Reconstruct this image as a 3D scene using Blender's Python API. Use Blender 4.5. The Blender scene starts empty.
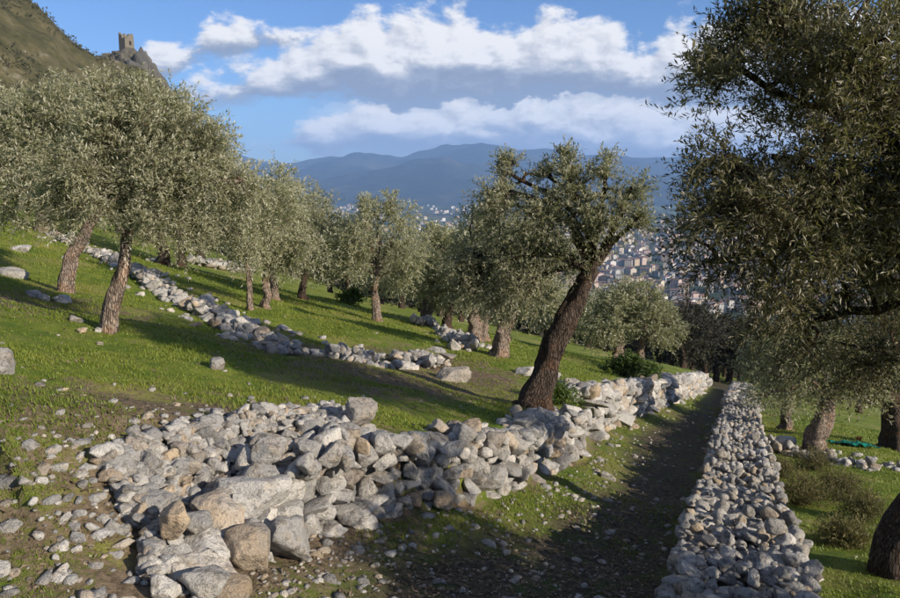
import bpy, bmesh, math
import numpy as np
from mathutils import Euler, Vector, Matrix

SC = bpy.context.scene
COL = SC.collection
R = math.radians

# ------------------------------------------------------------------ camera
F_PX, U0, V0 = 749.0, 450.0, 299.0
PITCH = R(8.9)
EYE = np.array([0.0, 0.0, 2.1])
cam_d = bpy.data.cameras.new('camera')
cam_d.lens = 36.0 * F_PX / 900.0
cam_d.sensor_width = 36.0
cam_d.clip_start = 0.1
cam_d.clip_end = 40000
cam = bpy.data.objects.new('camera', cam_d)
cam.location = EYE
cam.rotation_euler = (R(90) - PITCH, 0, 0)
COL.objects.link(cam)
SC.camera = cam

# ------------------------------------------------------------------ sun, sky, exposure
SUN_EL = R(21)
SUN_AZ = R(124)                       # clockwise from +Y: to the right, a little behind the camera
to_sun = Vector((math.sin(SUN_AZ) * math.cos(SUN_EL), math.cos(SUN_AZ) * math.cos(SUN_EL), math.sin(SUN_EL)))
sun_d = bpy.data.lights.new('sun', 'SUN')
sun_d.energy = 5.0
sun_d.angle = R(0.53)
sun_d.color = (1.0, 0.88, 0.72)
sun = bpy.data.objects.new('sun', sun_d)
sun.rotation_euler = to_sun.to_track_quat('Z', 'Y').to_euler()
sun.location = (30, -20, 40)
COL.objects.link(sun)

SC.view_settings.view_transform = 'Standard'
SC.view_settings.look = 'None'
SC.view_settings.exposure = 0.75
SC.view_settings.gamma = 1.0
SC.render.engine = 'CYCLES'
SC.cycles.use_denoising = True
SC.cycles.use_adaptive_sampling = True
SC.cycles.adaptive_threshold = 0.02
SC.cycles.max_bounces = 6
SC.cycles.diffuse_bounces = 3
SC.cycles.transparent_max_bounces = 8
SC.cycles.volume_bounces = 1
SC.cycles.caustics_reflective = False
SC.cycles.caustics_refractive = False
SC.cycles.sample_clamp_indirect = 6.0


def ray(u, v):
    a, b = (u - U0) / F_PX, (V0 - v) / F_PX
    c, s = math.cos(PITCH), math.sin(PITCH)
    return np.array([a, c + b * s, -s + b * c])


def at(u, v, y):
    d = ray(u, v)
    return EYE + d * (y / d[1])


class NT:
    """small node tree writer"""
    def __init__(self, tree):
        self.t = tree
        tree.nodes.clear()

    def n(self, kind, **kw):
        nd = self.t.nodes.new(kind)
        for k, val in kw.items():
            if k == 'ins':
                for key, x in val.items():
                    self.put(nd.inputs[key], x)
            else:
                setattr(nd, k, val)
        return nd

    def put(self, sock, x):
        if isinstance(x, bpy.types.NodeSocket):
            self.t.links.new(x, sock)
        else:
            if isinstance(x, (tuple, list)) and len(x) == 3 and sock.type == 'RGBA':
                x = (*x, 1.0)
            sock.default_value = x

    def m(self, op, a, b=0.0, c=0.0, clamp=False):
        nd = self.n('ShaderNodeMath', operation=op, use_clamp=clamp)
        self.put(nd.inputs[0], a)
        self.put(nd.inputs[1], b)
        self.put(nd.inputs[2], c)
        return nd.outputs[0]

    def mix(self, f, a, b, mode='MIX'):
        nd = self.n('ShaderNodeMix', data_type='RGBA', blend_type=mode)
        self.put(nd.inputs[0], f)
        self.put(nd.inputs[6], a)
        self.put(nd.inputs[7], b)
        return nd.outputs[2]

    def ramp(self, f, stops, interp='LINEAR'):
        nd = self.n('ShaderNodeValToRGB')
        cr = nd.color_ramp
        cr.interpolation = interp
        while len(cr.elements) < len(stops):
            cr.elements.new(0.5)
        for e, (p, col) in zip(cr.elements, stops):
            e.position = p
            if isinstance(col, (int, float)):
                col = (col, col, col)
            e.color = (*col, 1)
        self.put(nd.inputs[0], f)
        return nd.outputs[0]

    def smooth(self, x, lo, hi):
        nd = self.n('ShaderNodeMapRange', interpolation_type='SMOOTHSTEP')
        self.put(nd.inputs[0], x)
        self.put(nd.inputs[1], lo)
        self.put(nd.inputs[2], hi)
        return nd.outputs[0]

    def noise(self, vec, scale, detail=4.0, rough=0.55, dist=0.0):
        nd = self.n('ShaderNodeTexNoise')
        nd.inputs['Scale'].default_value = scale
        nd.inputs['Detail'].default_value = detail
        nd.inputs['Roughness'].default_value = rough
        nd.inputs['Distortion'].default_value = dist
        if vec is not None:
            self.put(nd.inputs['Vector'], vec)
        return nd.outputs[0]


# ---- world: Nishita blue with a cumulus bank by direction (azimuth, elevation)
world = bpy.data.worlds.new('World')
SC.world = world
world.use_nodes = True
world.cycles.sampling_method = 'MANUAL'
world.cycles.sample_map_resolution = 512


def azel(u, v):
    d = ray(u, v)
    return math.atan2(d[0], d[1]), math.atan2(d[2], math.hypot(d[0], d[1]))


# cloud banks: (u, v of the top, v of the base) in the photograph, turned into directions
BANKS = [
    [(60, 112, 104), (165, 108, 102), (185, 84, 103), (230, 70, 104), (285, 50, 100), (320, 30, 106), (345, 14, 102), (372, -3, 108), (385, 20, 110), (420, 6, 104),
     (455, -4, 108), (490, 12, 100), (540, 16, 104), (600, 26, 98), (640, 40, 104), (655, 48, 108), (680, 20, 112), (760, 8, 108), (900, 4, 108), (1000, 30, 105)],
    [(200, 150, 145), (262, 150, 146), (282, 132, 152), (312, 104, 156), (350, 108, 158), (385, 92, 158), (420, 102, 158), (460, 88, 158), (500, 100, 158), (540, 90, 160), (580, 98, 164),
     (620, 84, 172), (660, 96, 178), (700, 90, 178), (780, 98, 178), (1000, 92, 178)],
    [(100, 70, 60), (135, 66, 64), (148, 36, 78), (172, 38, 76), (190, 40, 62), (212, 16, 58), (245, 11, 54), (285, 20, 49), (310, 22, 44), (335, 42, 30), (400, 50, 30)],
]
AZ_LO, AZ_HI, EL_K = R(-45), R(45), R(30)


def build_cloud_group():
    g = bpy.data.node_groups.new('cloud_density', 'ShaderNodeTree')
    g.interface.new_socket('az', in_out='INPUT', socket_type='NodeSocketFloat')
    g.interface.new_socket('el', in_out='INPUT', socket_type='NodeSocketFloat')
    g.interface.new_socket('density', in_out='OUTPUT', socket_type='NodeSocketFloat')
    g.interface.new_socket('height', in_out='OUTPUT', socket_type='NodeSocketFloat')
    b = NT(g)
    gi = b.n('NodeGroupInput')
    go = b.n('NodeGroupOutput')
    az, el = gi.outputs[0], gi.outputs[1]
    vec = b.n('ShaderNodeCombineXYZ', ins={0: b.m('MULTIPLY', az, 6.0), 1: b.m('MULTIPLY', el, 10.5), 2: 3.7}).outputs[0]
    n1 = b.noise(vec, 2.3, 8.0, 0.62, 0.15)
    wob = b.m('MULTIPLY', b.m('SUBTRACT', n1, 0.5), R(8.5))
    t = b.m('DIVIDE', b.m('SUBTRACT', az, AZ_LO), AZ_HI - AZ_LO)
    dens, hgt = None, None
    n2 = b.noise(b.n('ShaderNodeVectorMath', operation='ADD', ins={0: vec, 1: (4.3, 7.7, 1.9)}).outputs[0], 2.9, 7.0, 0.60, 0.15)
    wobs = [wob, b.m('MULTIPLY', b.m('SUBTRACT', n2, 0.5), R(7.0)), wob]
    for bank, wob in zip(BANKS, wobs):
        stops = []
        for u, vt, vb in bank:
            a0, et = azel(u, vt)
            _, eb = azel(u, vb)
            stops.append(((a0 - AZ_LO) / (AZ_HI - AZ_LO), (et / EL_K, eb / EL_K, 0)))
        c = b.ramp(t, stops)
        sp = b.n('ShaderNodeSeparateColor', ins={0: c})
        top = b.m('MULTIPLY', sp.outputs[0], EL_K)
        bot = b.m('MULTIPLY', sp.outputs[1], EL_K)
        dt = b.m('ADD', b.m('SUBTRACT', top, el), wob)
        db = b.m('ADD', b.m('SUBTRACT', el, bot), b.m('MULTIPLY', wob, 0.6))
        d = b.m('MULTIPLY', b.m('MINIMUM', dt, b.m('MULTIPLY', db, 1.4)), 1 / R(2.2))
        th = b.m('MAXIMUM', b.m('SUBTRACT', top, bot), R(0.8))
        h = b.m('DIVIDE', b.m('ADD', b.m('SUBTRACT', el, bot), b.m('MULTIPLY', wob, 0.5)), th)
        if dens is None:
            dens, hgt = d, h
        else:
            k = b.smooth(b.m('SUBTRACT', d, dens), -0.25, 0.55)
            hgt = b.m('ADD', b.m('MULTIPLY', h, k), b.m('MULTIPLY', hgt, b.m('SUBTRACT', 1.0, k)))
            dens = b.m('MAXIMUM', d, dens)
    # beyond the frame the same broken cumulus goes on all round
    gen = b.m('MULTIPLY', b.m('SUBTRACT', b.noise(vec, 0.8, 6.0, 0.55), 0.52), 5.0)
    side = b.m('MAXIMUM', b.smooth(b.m('ABSOLUTE', az), 0.60, 0.9), b.smooth(el, 0.27, 0.40))
    dens = b.m('ADD', b.m('MULTIPLY', gen, side), b.m('MULTIPLY', dens, b.m('SUBTRACT', 1.0, side)))
    hgt = b.m('ADD', b.m('MULTIPLY', 0.6, side), b.m('MULTIPLY', hgt, b.m('SUBTRACT', 1.0, side)))
    b.put(go.inputs[0], dens)
    b.put(go.inputs[1], hgt)
    return g


W = NT(world.node_tree)
sky = W.n('ShaderNodeTexSky', sky_type='NISHITA')
sky.sun_disc = False
sky.sun_elevation = SUN_EL
sky.sun_rotation = SUN_AZ
sky.altitude = 300
sky.air_density = 1.0
sky.dust_density = 0.6
sky.ozone_density = 3.0
bg = W.n('ShaderNodeBackground', ins={'Color': W.mix(1.0, sky.outputs[0], (0.70, 0.89, 1.22), 'MULTIPLY'), 'Strength': 0.068})
tc = W.n('ShaderNodeTexCoord')
sep = W.n('ShaderNodeSeparateXYZ', ins={0: tc.outputs['Generated']})
AZ = W.m('ARCTAN2', sep.outputs[0], sep.outputs[1])
EL = W.m('ARCSINE', sep.outputs[2])
cg = build_cloud_group()
g0 = W.n('ShaderNodeGroup', node_tree=cg, ins={0: AZ, 1: EL})
g1 = W.n('ShaderNodeGroup', node_tree=cg, ins={0: W.m('ADD', AZ, R(0.5)), 1: W.m('ADD', EL, R(0.6))})
d0, d1 = g0.outputs[0], g1.outputs[0]
alpha = W.smooth(d0, -0.15, 0.55)
billow = W.m('MULTIPLY', W.m('SUBTRACT', d0, d1), 0.46)
thin = W.m('MULTIPLY', W.smooth(d0, 0.0, 0.8), -0.10)
lit = W.m('ADD', W.m('ADD', W.m('MULTIPLY', W.smooth(g0.outputs[1], 0.02, 0.62), 0.80), 0.10), W.m('ADD', billow, thin), clamp=True)
ccol = W.ramp(lit, [(0.0, (0.235, 0.26, 0.32)), (0.35, (0.32, 0.345, 0.40)), (0.65, (0.52, 0.52, 0.535)), (1.0, (0.86, 0.83, 0.79))])
bgc = W.n('ShaderNodeBackground', ins={'Color': ccol, 'Strength': 0.75})
# thin grey veil between and under the banks
veil = W.m('MULTIPLY', W.smooth(AZ, azel(285, 100)[0], azel(400, 100)[0]), W.m('MULTIPLY', W.smooth(EL, azel(450, 200)[1], azel(450, 160)[1]), W.smooth(EL, azel(450, 55)[1], azel(450, 92)[1])))
alpha = W.m('MAXIMUM', alpha, W.m('MULTIPLY', veil, 0.90))
alpha = W.m('MULTIPLY', alpha, 0.97)
mx = W.n('ShaderNodeMixShader', ins={0: alpha, 1: bg.outputs[0], 2: bgc.outputs[0]})
wo = W.n('ShaderNodeOutputWorld', ins={0: mx.outputs[0]})

# ------------------------------------------------------------------ numeric helpers
def hash2(i, j, seed):
    h = (i.astype(np.int64) * 374761393 + j.astype(np.int64) * 668265263 + seed * 1442695041) & 0xFFFFFFFF
    h = ((h ^ (h >> 13)) * 1274126177) & 0xFFFFFFFF
    h = h ^ (h >> 16)
    return (h & 0xFFFFFF) / float(0xFFFFFF)


def vnoise(x, y, seed=0):
    x, y = np.asarray(x, float), np.asarray(y, float)
    i, j = np.floor(x), np.floor(y)
    fx, fy = x - i, y - j
    fx, fy = fx * fx * (3 - 2 * fx), fy * fy * (3 - 2 * fy)
    i, j = i.astype(np.int64), j.astype(np.int64)
    a, b = hash2(i, j, seed), hash2(i + 1, j, seed)
    c, d = hash2(i, j + 1, seed), hash2(i + 1, j + 1, seed)
    return (a * (1 - fx) + b * fx) * (1 - fy) + (c * (1 - fx) + d * fx) * fy - 0.5


def fbm(x, y, seed=0, octv=4):
    s, a = 0.0, 1.0
    for k in range(octv):
        s = s + a * vnoise(x * 2 ** k + 17.3 * k, y * 2 ** k - 9.1 * k, seed + k)
        a *= 0.5
    return s


def sstep(x, lo, hi):
    t = np.clip((x - lo) / (hi - lo), 0, 1)
    return t * t * (3 - 2 * t)


# ------------------------------------------------------------------ terrain
GA, GB = -0.21, -0.16
VALLEY = -150.0


def plane(x, y):
    return GA * x + GB * y


def on_plane(u, v, off=0.0):
    """where the ray of a pixel meets the hillside plane"""
    d = ray(u, v)
    den = d[2] - GA * d[0] - GB * d[1]
    t = (off - EYE[2]) / den
    return EYE + d * t


def poly_dist(x, y, pts):
    """distance to a polyline, sign (+ on its left), and the length parameter"""
    best = np.full(np.shape(x), 1e9)
    sg = np.zeros(np.shape(x))
    par = np.zeros(np.shape(x))
    acc = 0.0
    for (ax, ay), (bx, by) in zip(pts[:-1], pts[1:]):
        dx, dy = bx - ax, by - ay
        L = math.hypot(dx, dy)
        tr = ((x - ax) * dx + (y - ay) * dy) / (L * L)
        t = np.clip(tr, 0, 1)
        px, py = x - (ax + t * dx), y - (ay + t * dy)
        dd = np.hypot(px, py)
        cr = dx * (y - ay) - dy * (x - ax)
        upd = dd < best
        best = np.where(upd, dd, best)
        sg = np.where(upd, np.sign(cr), sg)
        par = np.where(upd, acc + t * L, par)
        acc += L
    return best * sg, par


def plan(pixels, off=0.0):
    return [tuple(on_plane(u, v, off)[:2]) for u, v in pixels]


# foot of the path-side wall (photograph pixels on the hillside plane)
WALL_A = plan([(120, 640), (190, 600), (258, 570), (318, 540), (372, 520), (425, 512), (485, 502), (540, 480), (588, 457)])
WALL_B = plan([(592, 441), (606, 431), (640, 417), (672, 404), (692, 396), (706, 386)])
TERR = WALL_A + WALL_B + [(WALL_B[-1][0] + 4, WALL_B[-1][1] + 14)]
TERR = [(TERR[0][0] - 6, TERR[0][1] - 2.0)] + TERR
_ln = [0.0]
for p, q in zip(TERR[:-1], TERR[1:]):
    _ln.append(_ln[-1] + math.hypot(q[0] - p[0], q[1] - p[1]))
S_HEAP0, S_HEAP1, S_B = _ln[1], _ln[5], _ln[10]
# right-hand free-standing wall: centre line
RW_L = [on_plane(u, v, .50)[:2] for u, v in [(648, 640), (660, 598), (676, 550), (693, 498), (711, 445), (723, 410), (732, 388), (736, 378)]]
PDIR = np.array([0.359, 0.933])
RW = [tuple(p) for p in RW_L]


def ground(x, y, fine=True):
    x, y = np.asarray(x, float), np.asarray(y, float)
    r = np.hypot(x, y)
    z = plane(x, y)
    # hillside eases into the valley floor
    far = VALLEY + 3.0 * fbm(x / 500, y / 500, 91, 3)
    k = 22.0
    m = np.maximum(z, far)
    z = m + k * np.log(np.exp(np.clip((z - m) / k, -30, 0)) + np.exp(np.clip((far - m) / k, -30, 0))) - 0.0
    z = z - k * math.log(1.0 + math.exp(-(-(VALLEY)) / k))
    # the slope uphill to the left must not climb for ever
    z = np.minimum(z, 40 + 0.0 * z)
    near = np.exp(-(r / 70.0) ** 2)
    s, par = poly_dist(x, y, TERR)
    # terrace above the path
    h = 0.66 + 0.30 * sstep(par, S_B - 1.0, S_B + 3.0)
    h = h * sstep(par, S_HEAP0 - 4.5, S_HEAP0 + 2.4)
    w = 0.22 + 1.75 * (1 - sstep(par, S_HEAP0 + 1.0, S_HEAP1 + 0.6))
    terr = h * sstep(s, 0.05, w + 0.1)
    fade = 1 - sstep(r, 45, 75)
    z = z + terr * fade
    # the slope steepens uphill on the left
    z = z + 0.10 * np.log1p(np.exp(np.clip((-x - 9.0) / 2.0, -20, 50))) * 2.0 * (1 - sstep(r, 200, 600))
    # right-hand side: the strip beyond the wall stands a little higher
    sr, pr = poly_dist(x, y, RW)
    z = z + 0.40 * sstep(-sr, 0.5, 4.0) * (1 - sstep(-sr, 9, 25)) * fade
    # path: shallow worn hollow between the walls
    inpath = sstep(-s, 0.1, 0.7) * sstep(sr, 0.0, 0.6)
    z = z - 0.07 * inpath * fade
    # humps
    z = z + near * (0.26 * fbm(x / 4.5, y / 4.5, 3, 3) * sstep(s, 0.3, 2.5) + 0.10 * fbm(x / 1.1, y / 1.1, 5, 3))
    if fine:
        z = z + np.exp(-(r / 16.0) ** 2) * 0.035 * fbm(x / 0.22, y / 0.22, 11, 3)
    z = z + (1 - near) * (1 - sstep(r, 900, 2500)) * 1.0 * fbm(x / 40, y / 40, 23, 3)
    return z


def hit(u, v, off=0.0):
    d = ray(u, v)
    t = np.geomspace(2.0, 9000, 6000)
    P = EYE[None] + d[None] * t[:, None]
    g = ground(P[:, 0], P[:, 1], False) + off
    below = np.nonzero(P[:, 2] < g)[0]
    if len(below) == 0:
        return EYE + d * 300
    i = below[0]
    if i == 0:
        return P[0]
    a, b = P[i - 1], P[i]
    da, db = a[2] - g[i - 1], g[i] - b[2]
    return a + (b - a) * (da / max(da + db, 1e-9))


def gz(x, y):
    return float(ground(np.array([x]), np.array([y]))[0])


# ------------------------------------------------------------------ mesh helpers
def np_mesh(name, V, faces, mats=None, face_mat=None, attrs=None, smooth=False):
    """faces: list of (n, k) int arrays"""
    V = np.ascontiguousarray(V, dtype=np.float32)
    me = bpy.data.meshes.new(name)
    me.vertices.add(len(V))
    me.vertices.foreach_set('co', V.ravel())
    loops = np.concatenate([f.ravel() for f in faces]).astype(np.int32)
    sizes = np.concatenate([np.full(len(f), f.shape[1], np.int32) for f in faces])
    starts = np.concatenate([[0], np.cumsum(sizes)[:-1]]).astype(np.int32)
    me.loops.add(len(loops))
    me.loops.foreach_set('vertex_index', loops)
    me.polygons.add(len(sizes))
    me.polygons.foreach_set('loop_start', starts)
    if mats:
        for m in mats:
            me.materials.append(m)
    if face_mat is not None:
        me.polygons.foreach_set('material_index', np.asarray(face_mat, np.int32))
    me.polygons.foreach_set('use_smooth', np.full(len(sizes), smooth, bool))
    for k, a in (attrs or {}).items():
        at_ = me.attributes.new(k, 'FLOAT', 'POINT')
        at_.data.foreach_set('value', np.ascontiguousarray(a, np.float32))
    me.update(calc_edges=True)
    return me


def link(name, me, parent=None, loc=None, **props):
    o = bpy.data.objects.new(name, me)
    COL.objects.link(o)
    if loc is not None:
        o.location = loc
    if parent is not None:
        o.parent = parent
    for k, v in props.items():
        o[k] = v
    return o


def thing(name, label, cat, loc=(0, 0, 0), group=None):
    o = link(name, None, None, loc, label=label, category=cat)
    o['kind'] = 'thing'
    if group:
        o['group'] = group
    return o


def unit(a):
    return a / np.maximum(np.linalg.norm(a, axis=-1, keepdims=True), 1e-9)


class Build:
    """collects vertex / face arrays"""
    def __init__(self):
        self.V, self.F, self.M, self.A, self.n = [], {}, {}, [], 0

    def add(self, V, Fc, mat=0, att=0.0):
        k = Fc.shape[1]
        self.F.setdefault(k, []).append(Fc + self.n)
        self.M.setdefault(k, []).append(np.full(len(Fc), mat, np.int32))
        self.V.append(V)
        self.A.append(np.full(len(V), att) if np.isscalar(att) else att)
        self.n += len(V)

    def mesh(self, name, mats, smooth=False, attr='tint'):
        ks = sorted(self.F)
        fs = [np.concatenate(self.F[k]) for k in ks]
        fm = np.concatenate([np.concatenate(self.M[k]) for k in ks])
        return np_mesh(name, np.concatenate(self.V), fs, mats, fm, {attr: np.concatenate(self.A)}, smooth)


def resample(P, n):
    """Catmull-Rom through the points"""
    P = np.asarray(P, float)
    if len(P) == 2:
        t = np.linspace(0, 1, n)[:, None]
        return P[0] * (1 - t) + P[1] * t
    Q = np.vstack([2 * P[0] - P[1], P, 2 * P[-1] - P[-2]])
    out = []
    m = len(P) - 1
    for s in np.linspace(0, m - 1e-6, n):
        i = int(s)
        t = s - i
        a, b, c, d = Q[i], Q[i + 1], Q[i + 2], Q[i + 3]
        out.append(0.5 * (2 * b + (c - a) * t + (2 * a - 5 * b + 4 * c - d) * t * t + (3 * b - a - 3 * c + d) * t ** 3))
    return np.array(out)


def tube(P, rad, sides=10, gnarl=0.0, rng=None, cap=True):
    P = np.asarray(P, float)
    n = len(P)
    T = unit(np.gradient(P, axis=0))
    ref = np.array([1.0, 0.13, 0.05])
    A = unit(np.cross(T, ref))
    B = np.cross(T, A)
    th = np.linspace(0, 2 * np.pi, sides, endpoint=False)
    rr = np.asarray(rad, float)[:, None] * np.ones((1, sides))
    if gnarl and rng is not None:
        ph = rng.uniform(0, 6.28, 5)
        L = np.linspace(0, 1, n)[:, None]
        rr = rr * (1 + gnarl * (0.55 * np.sin(3 * th[None] + 4.2 * L + ph[0]) + 0.4 * np.sin(5 * th[None] - 5 * L + ph[1])
                                + 0.35 * np.sin(2 * th[None] + 9 * L + ph[2]) + 0.3 * np.sin(8 * th[None] + 7 * L + ph[3]))
                   + gnarl * 2.2 * fbm(np.minimum(th, 2 * np.pi - th)[None] * 1.5 + 0 * L, L * 9 + ph[4] + 0.6 * np.sin(th)[None], int(ph[0] * 1000), 3))
    V = P[:, None] + rr[..., None] * (np.cos(th)[None, :, None] * A[:, None] + np.sin(th)[None, :, None] * B[:, None])
    V = V.reshape(-1, 3)
    i = np.arange(n - 1)[:, None] * sides
    j = np.arange(sides)[None]
    j2 = (j + 1) % sides
    Fq = np.stack([i + j, i + j2, i + sides + j2, i + sides + j], -1).reshape(-1, 4)
    return V, Fq


# ------------------------------------------------------------------ materials
def material(name):
    m = bpy.data.materials.new(name)
    m.use_nodes = True
    return m, NT(m.node_tree)


def finish(b, col, rough=0.9, bump=None, bstr=0.4, bdist=0.02, spec=0.25):
    p = b.n('ShaderNodeBsdfPrincipled')
    b.put(p.inputs['Base Color'], col)
    b.put(p.inputs['Roughness'], rough)
    p.inputs['Specular IOR Level'].default_value = spec
    if bump is not None:
        bn = b.n('ShaderNodeBump')
        bn.inputs['Strength'].default_value = bstr
        bn.inputs['Distance'].default_value = bdist
        b.put(bn.inputs['Height'], bump)
        b.put(p.inputs['Normal'], bn.outputs[0])
    b.n('ShaderNodeOutputMaterial', ins={0: p.outputs[0]})
    return p


def mat_stone(name, light, grey, warm, dark_amt=0.5, warm_amt=0.35):
    m, b = material(name)
    oi = b.n('ShaderNodeObjectInfo')
    ge = b.n('ShaderNodeNewGeometry')
    rnd = b.m('FRACT', b.m('ADD', oi.outputs['Random'], ge.outputs['Random Per Island']))
    rnd2 = b.m('FRACT', b.m('MULTIPLY', rnd, 7.31))
    shift = b.n('ShaderNodeCombineXYZ', ins={0: b.m('MULTIPLY', rnd, 37.0), 1: b.m('MULTIPLY', rnd2, 53.0), 2: b.m('MULTIPLY', rnd, 91.0)}).outputs[0]
    pos = b.n('ShaderNodeVectorMath', operation='ADD', ins={0: ge.outputs['Position'], 1: shift}).outputs[0]
    n1 = b.noise(pos, 7.0, 6, 0.62)
    n2 = b.noise(pos, 26.0, 5, 0.65)
    n3 = b.noise(pos, 90.0, 4, 0.7)
    base = b.mix(rnd, light, grey)
    base = b.mix(b.m('MULTIPLY', b.smooth(rnd2, 1 - warm_amt, 1.0), 0.8), base, warm)
    stain = b.smooth(n1, 0.50, 0.66)
    base = b.mix(b.m('MULTIPLY', stain, 0.38), base, warm)
    n0 = b.noise(pos, 3.1, 5, 0.6)
    base = b.mix(b.m('MULTIPLY', b.smooth(n0, 0.46, 0.64), 0.55), base, grey)
    lich = b.smooth(b.m('ADD', n2, b.m('MULTIPLY', n1, 0.5)), 0.76, 0.90)
    base = b.mix(b.m('MULTIPLY', lich, dark_amt), base, (0.075, 0.075, 0.07))
    val = b.ramp(n3, [(0.25, 0.62), (0.75, 1.22)])
    base = b.mix(1.0, base, val, 'MULTIPLY')
    rnd3 = b.m('FRACT', b.m('MULTIPLY', rnd, 19.7))
    base = b.mix(1.0, base, b.ramp(rnd3, [(0.0, 0.66), (0.5, 0.98), (1.0, 1.18)]), 'MULTIPLY')
    hgt = b.m('ADD', b.m('MULTIPLY', n1, 1.6), b.m('ADD', b.m('MULTIPLY', n2, 1.0), b.m('MULTIPLY', n3, 0.45)))
    finish(b, base, 0.92, hgt, 1.0, 0.035, 0.2)
    return m


M_STONE = mat_stone('limestone_pale', (0.57, 0.545, 0.50), (0.34, 0.335, 0.325), (0.47, 0.35, 0.22), 0.5, 0.26)
M_STONE_R = mat_stone('limestone_grey', (0.54, 0.515, 0.47), (0.30, 0.295, 0.285), (0.46, 0.35, 0.22), 0.6, 0.3)
M_CRAG = mat_stone('crag_rock', (0.13, 0.125, 0.115), (0.07, 0.07, 0.068), (0.10, 0.085, 0.055), 0.6, 0.3)


def mat_ground():
    m, b = material('hillside_turf')
    ge = b.n('ShaderNodeNewGeometry')
    pos = ge.outputs['Position']
    path = b.n('ShaderNodeAttribute', attribute_name='path').outputs['Fac']
    bare = b.n('ShaderNodeAttribute', attribute_name='bare').outputs['Fac']
    farr = b.n('ShaderNodeAttribute', attribute_name='far').outputs['Fac']
    n0 = b.noise(pos, 0.55, 5, 0.6)
    n1 = b.noise(pos, 2.3, 6, 0.62)
    n2 = b.noise(pos, 14.0, 5, 0.65)
    n3 = b.noise(pos, 60.0, 4, 0.7)
    green = b.mix(b.smooth(n1, 0.35, 0.68), (0.075, 0.12, 0.014), (0.16, 0.19, 0.026))
    green = b.mix(b.smooth(n0, 0.48, 0.66), green, (0.22, 0.205, 0.06))
    soil = b.mix(b.smooth(n2, 0.35, 0.65), (0.085, 0.062, 0.042), (0.19, 0.145, 0.095))
    k = b.smooth(b.m('ADD', b.m('MULTIPLY', n1, 0.6), b.m('ADD', b.m('MULTIPLY', n2, 0.4), b.m('MULTIPLY', bare, 0.42))), 0.58, 0.72)
    col = b.mix(k, green, soil)
    litter = b.mix(b.smooth(n2, 0.4, 0.6), (0.035, 0.028, 0.02), (0.085, 0.07, 0.048))
    litter = b.mix(b.smooth(n1, 0.50, 0.62), litter, (0.045, 0.062, 0.018))
    litter = b.mix(b.smooth(n3, 0.6, 0.72), litter, (0.20, 0.18, 0.15))
    col = b.mix(path, col, litter)
    col = b.mix(1.0, col, b.ramp(n3, [(0.25, 0.6), (0.75, 1.3)]), 'MULTIPLY')
    # valley: fields and groves
    vo = b.n('ShaderNodeTexVoronoi', feature='F1', ins={'Vector': pos, 'Scale': 0.0042})
    vo.inputs['Randomness'].default_value = 0.85
    sepc = b.n('ShaderNodeSeparateColor', ins={0: vo.outputs['Color']})
    fields = b.ramp(sepc.outputs[0], [(0.0, (0.030, 0.045, 0.020)), (0.3, (0.07, 0.085, 0.035)), (0.5, (0.10, 0.12, 0.04)),
                                      (0.68, (0.12, 0.10, 0.065)), (0.85, (0.04, 0.055, 0.026))], 'CONSTANT')
    nf = b.noise(pos, 0.012, 6, 0.65)
    fields = b.mix(b.smooth(nf, 0.48, 0.60), fields, (0.026, 0.036, 0.018))
    col = b.mix(farr, col, fields)
    finish(b, col, 0.95, b.m('ADD', n2, b.m('MULTIPLY', n3, 0.6)), 0.7, 0.03, 0.15)
    return m


M_GROUND = mat_ground()


def mat_leaf(name, front, front2, back, transl=0.25, rough=0.5):
    m, b = material(name)
    tint = b.n('ShaderNodeAttribute', attribute_name='tint').outputs['Fac']
    ge = b.n('ShaderNodeNewGeometry')
    oi = b.n('ShaderNodeObjectInfo')
    f = b.mix(tint, front, front2)
    f = b.mix(ge.outputs['Backfacing'], f, back)
    hv = b.n('ShaderNodeHueSaturation', ins={'Color': f, 'Hue': 0.5, 'Saturation': 1.0,
                                            'Value': b.m('MULTIPLY_ADD', oi.outputs['Random'], 0.3, 0.85)})
    p = b.n('ShaderNodeBsdfPrincipled', ins={'Base Color': hv.outputs[0], 'Roughness': rough})
    p.inputs['Specular IOR Level'].default_value = 0.35
    tr = b.n('ShaderNodeBsdfTranslucent', ins={'Color': b.mix(1.0, hv.outputs[0], (1.0, 1.15, 0.45), 'MULTIPLY')})
    mx_ = b.n('ShaderNodeMixShader', ins={0: transl, 1: p.outputs[0], 2: tr.outputs[0]})
    b.n('ShaderNodeOutputMaterial', ins={0: mx_.outputs[0]})
    return m


M_LEAF = mat_leaf('olive_leaf', (0.165, 0.17, 0.09), (0.31, 0.30, 0.19), (0.44, 0.43, 0.34), 0.32)
M_LEAF_D = mat_leaf('olive_leaf_shaded', (0.055, 0.055, 0.024), (0.13, 0.118, 0.052), (0.22, 0.20, 0.14), 0.25, 0.42)  # darker copy of the olive leaf: shade on the right-hand crowns put into the colour
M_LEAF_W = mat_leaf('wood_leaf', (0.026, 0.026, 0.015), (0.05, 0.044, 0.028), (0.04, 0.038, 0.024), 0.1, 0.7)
M_SCRUB = mat_leaf('hill_scrub_leaf', (0.055, 0.058, 0.025), (0.11, 0.10, 0.045), (0.09, 0.085, 0.04), 0.15, 0.7)
M_SHRUB = mat_leaf('shrub_leaf', (0.045, 0.085, 0.014), (0.09, 0.13, 0.025), (0.09, 0.13, 0.03), 0.25, 0.5)
M_DRY = mat_leaf('dry_scrub_leaf', (0.10, 0.10, 0.032), (0.21, 0.165, 0.075), (0.16, 0.14, 0.07), 0.25, 0.7)
M_GRASS = mat_leaf('grass_blade', (0.10, 0.16, 0.016), (0.29, 0.28, 0.062), (0.16, 0.20, 0.028), 0.35, 0.55)
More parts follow.
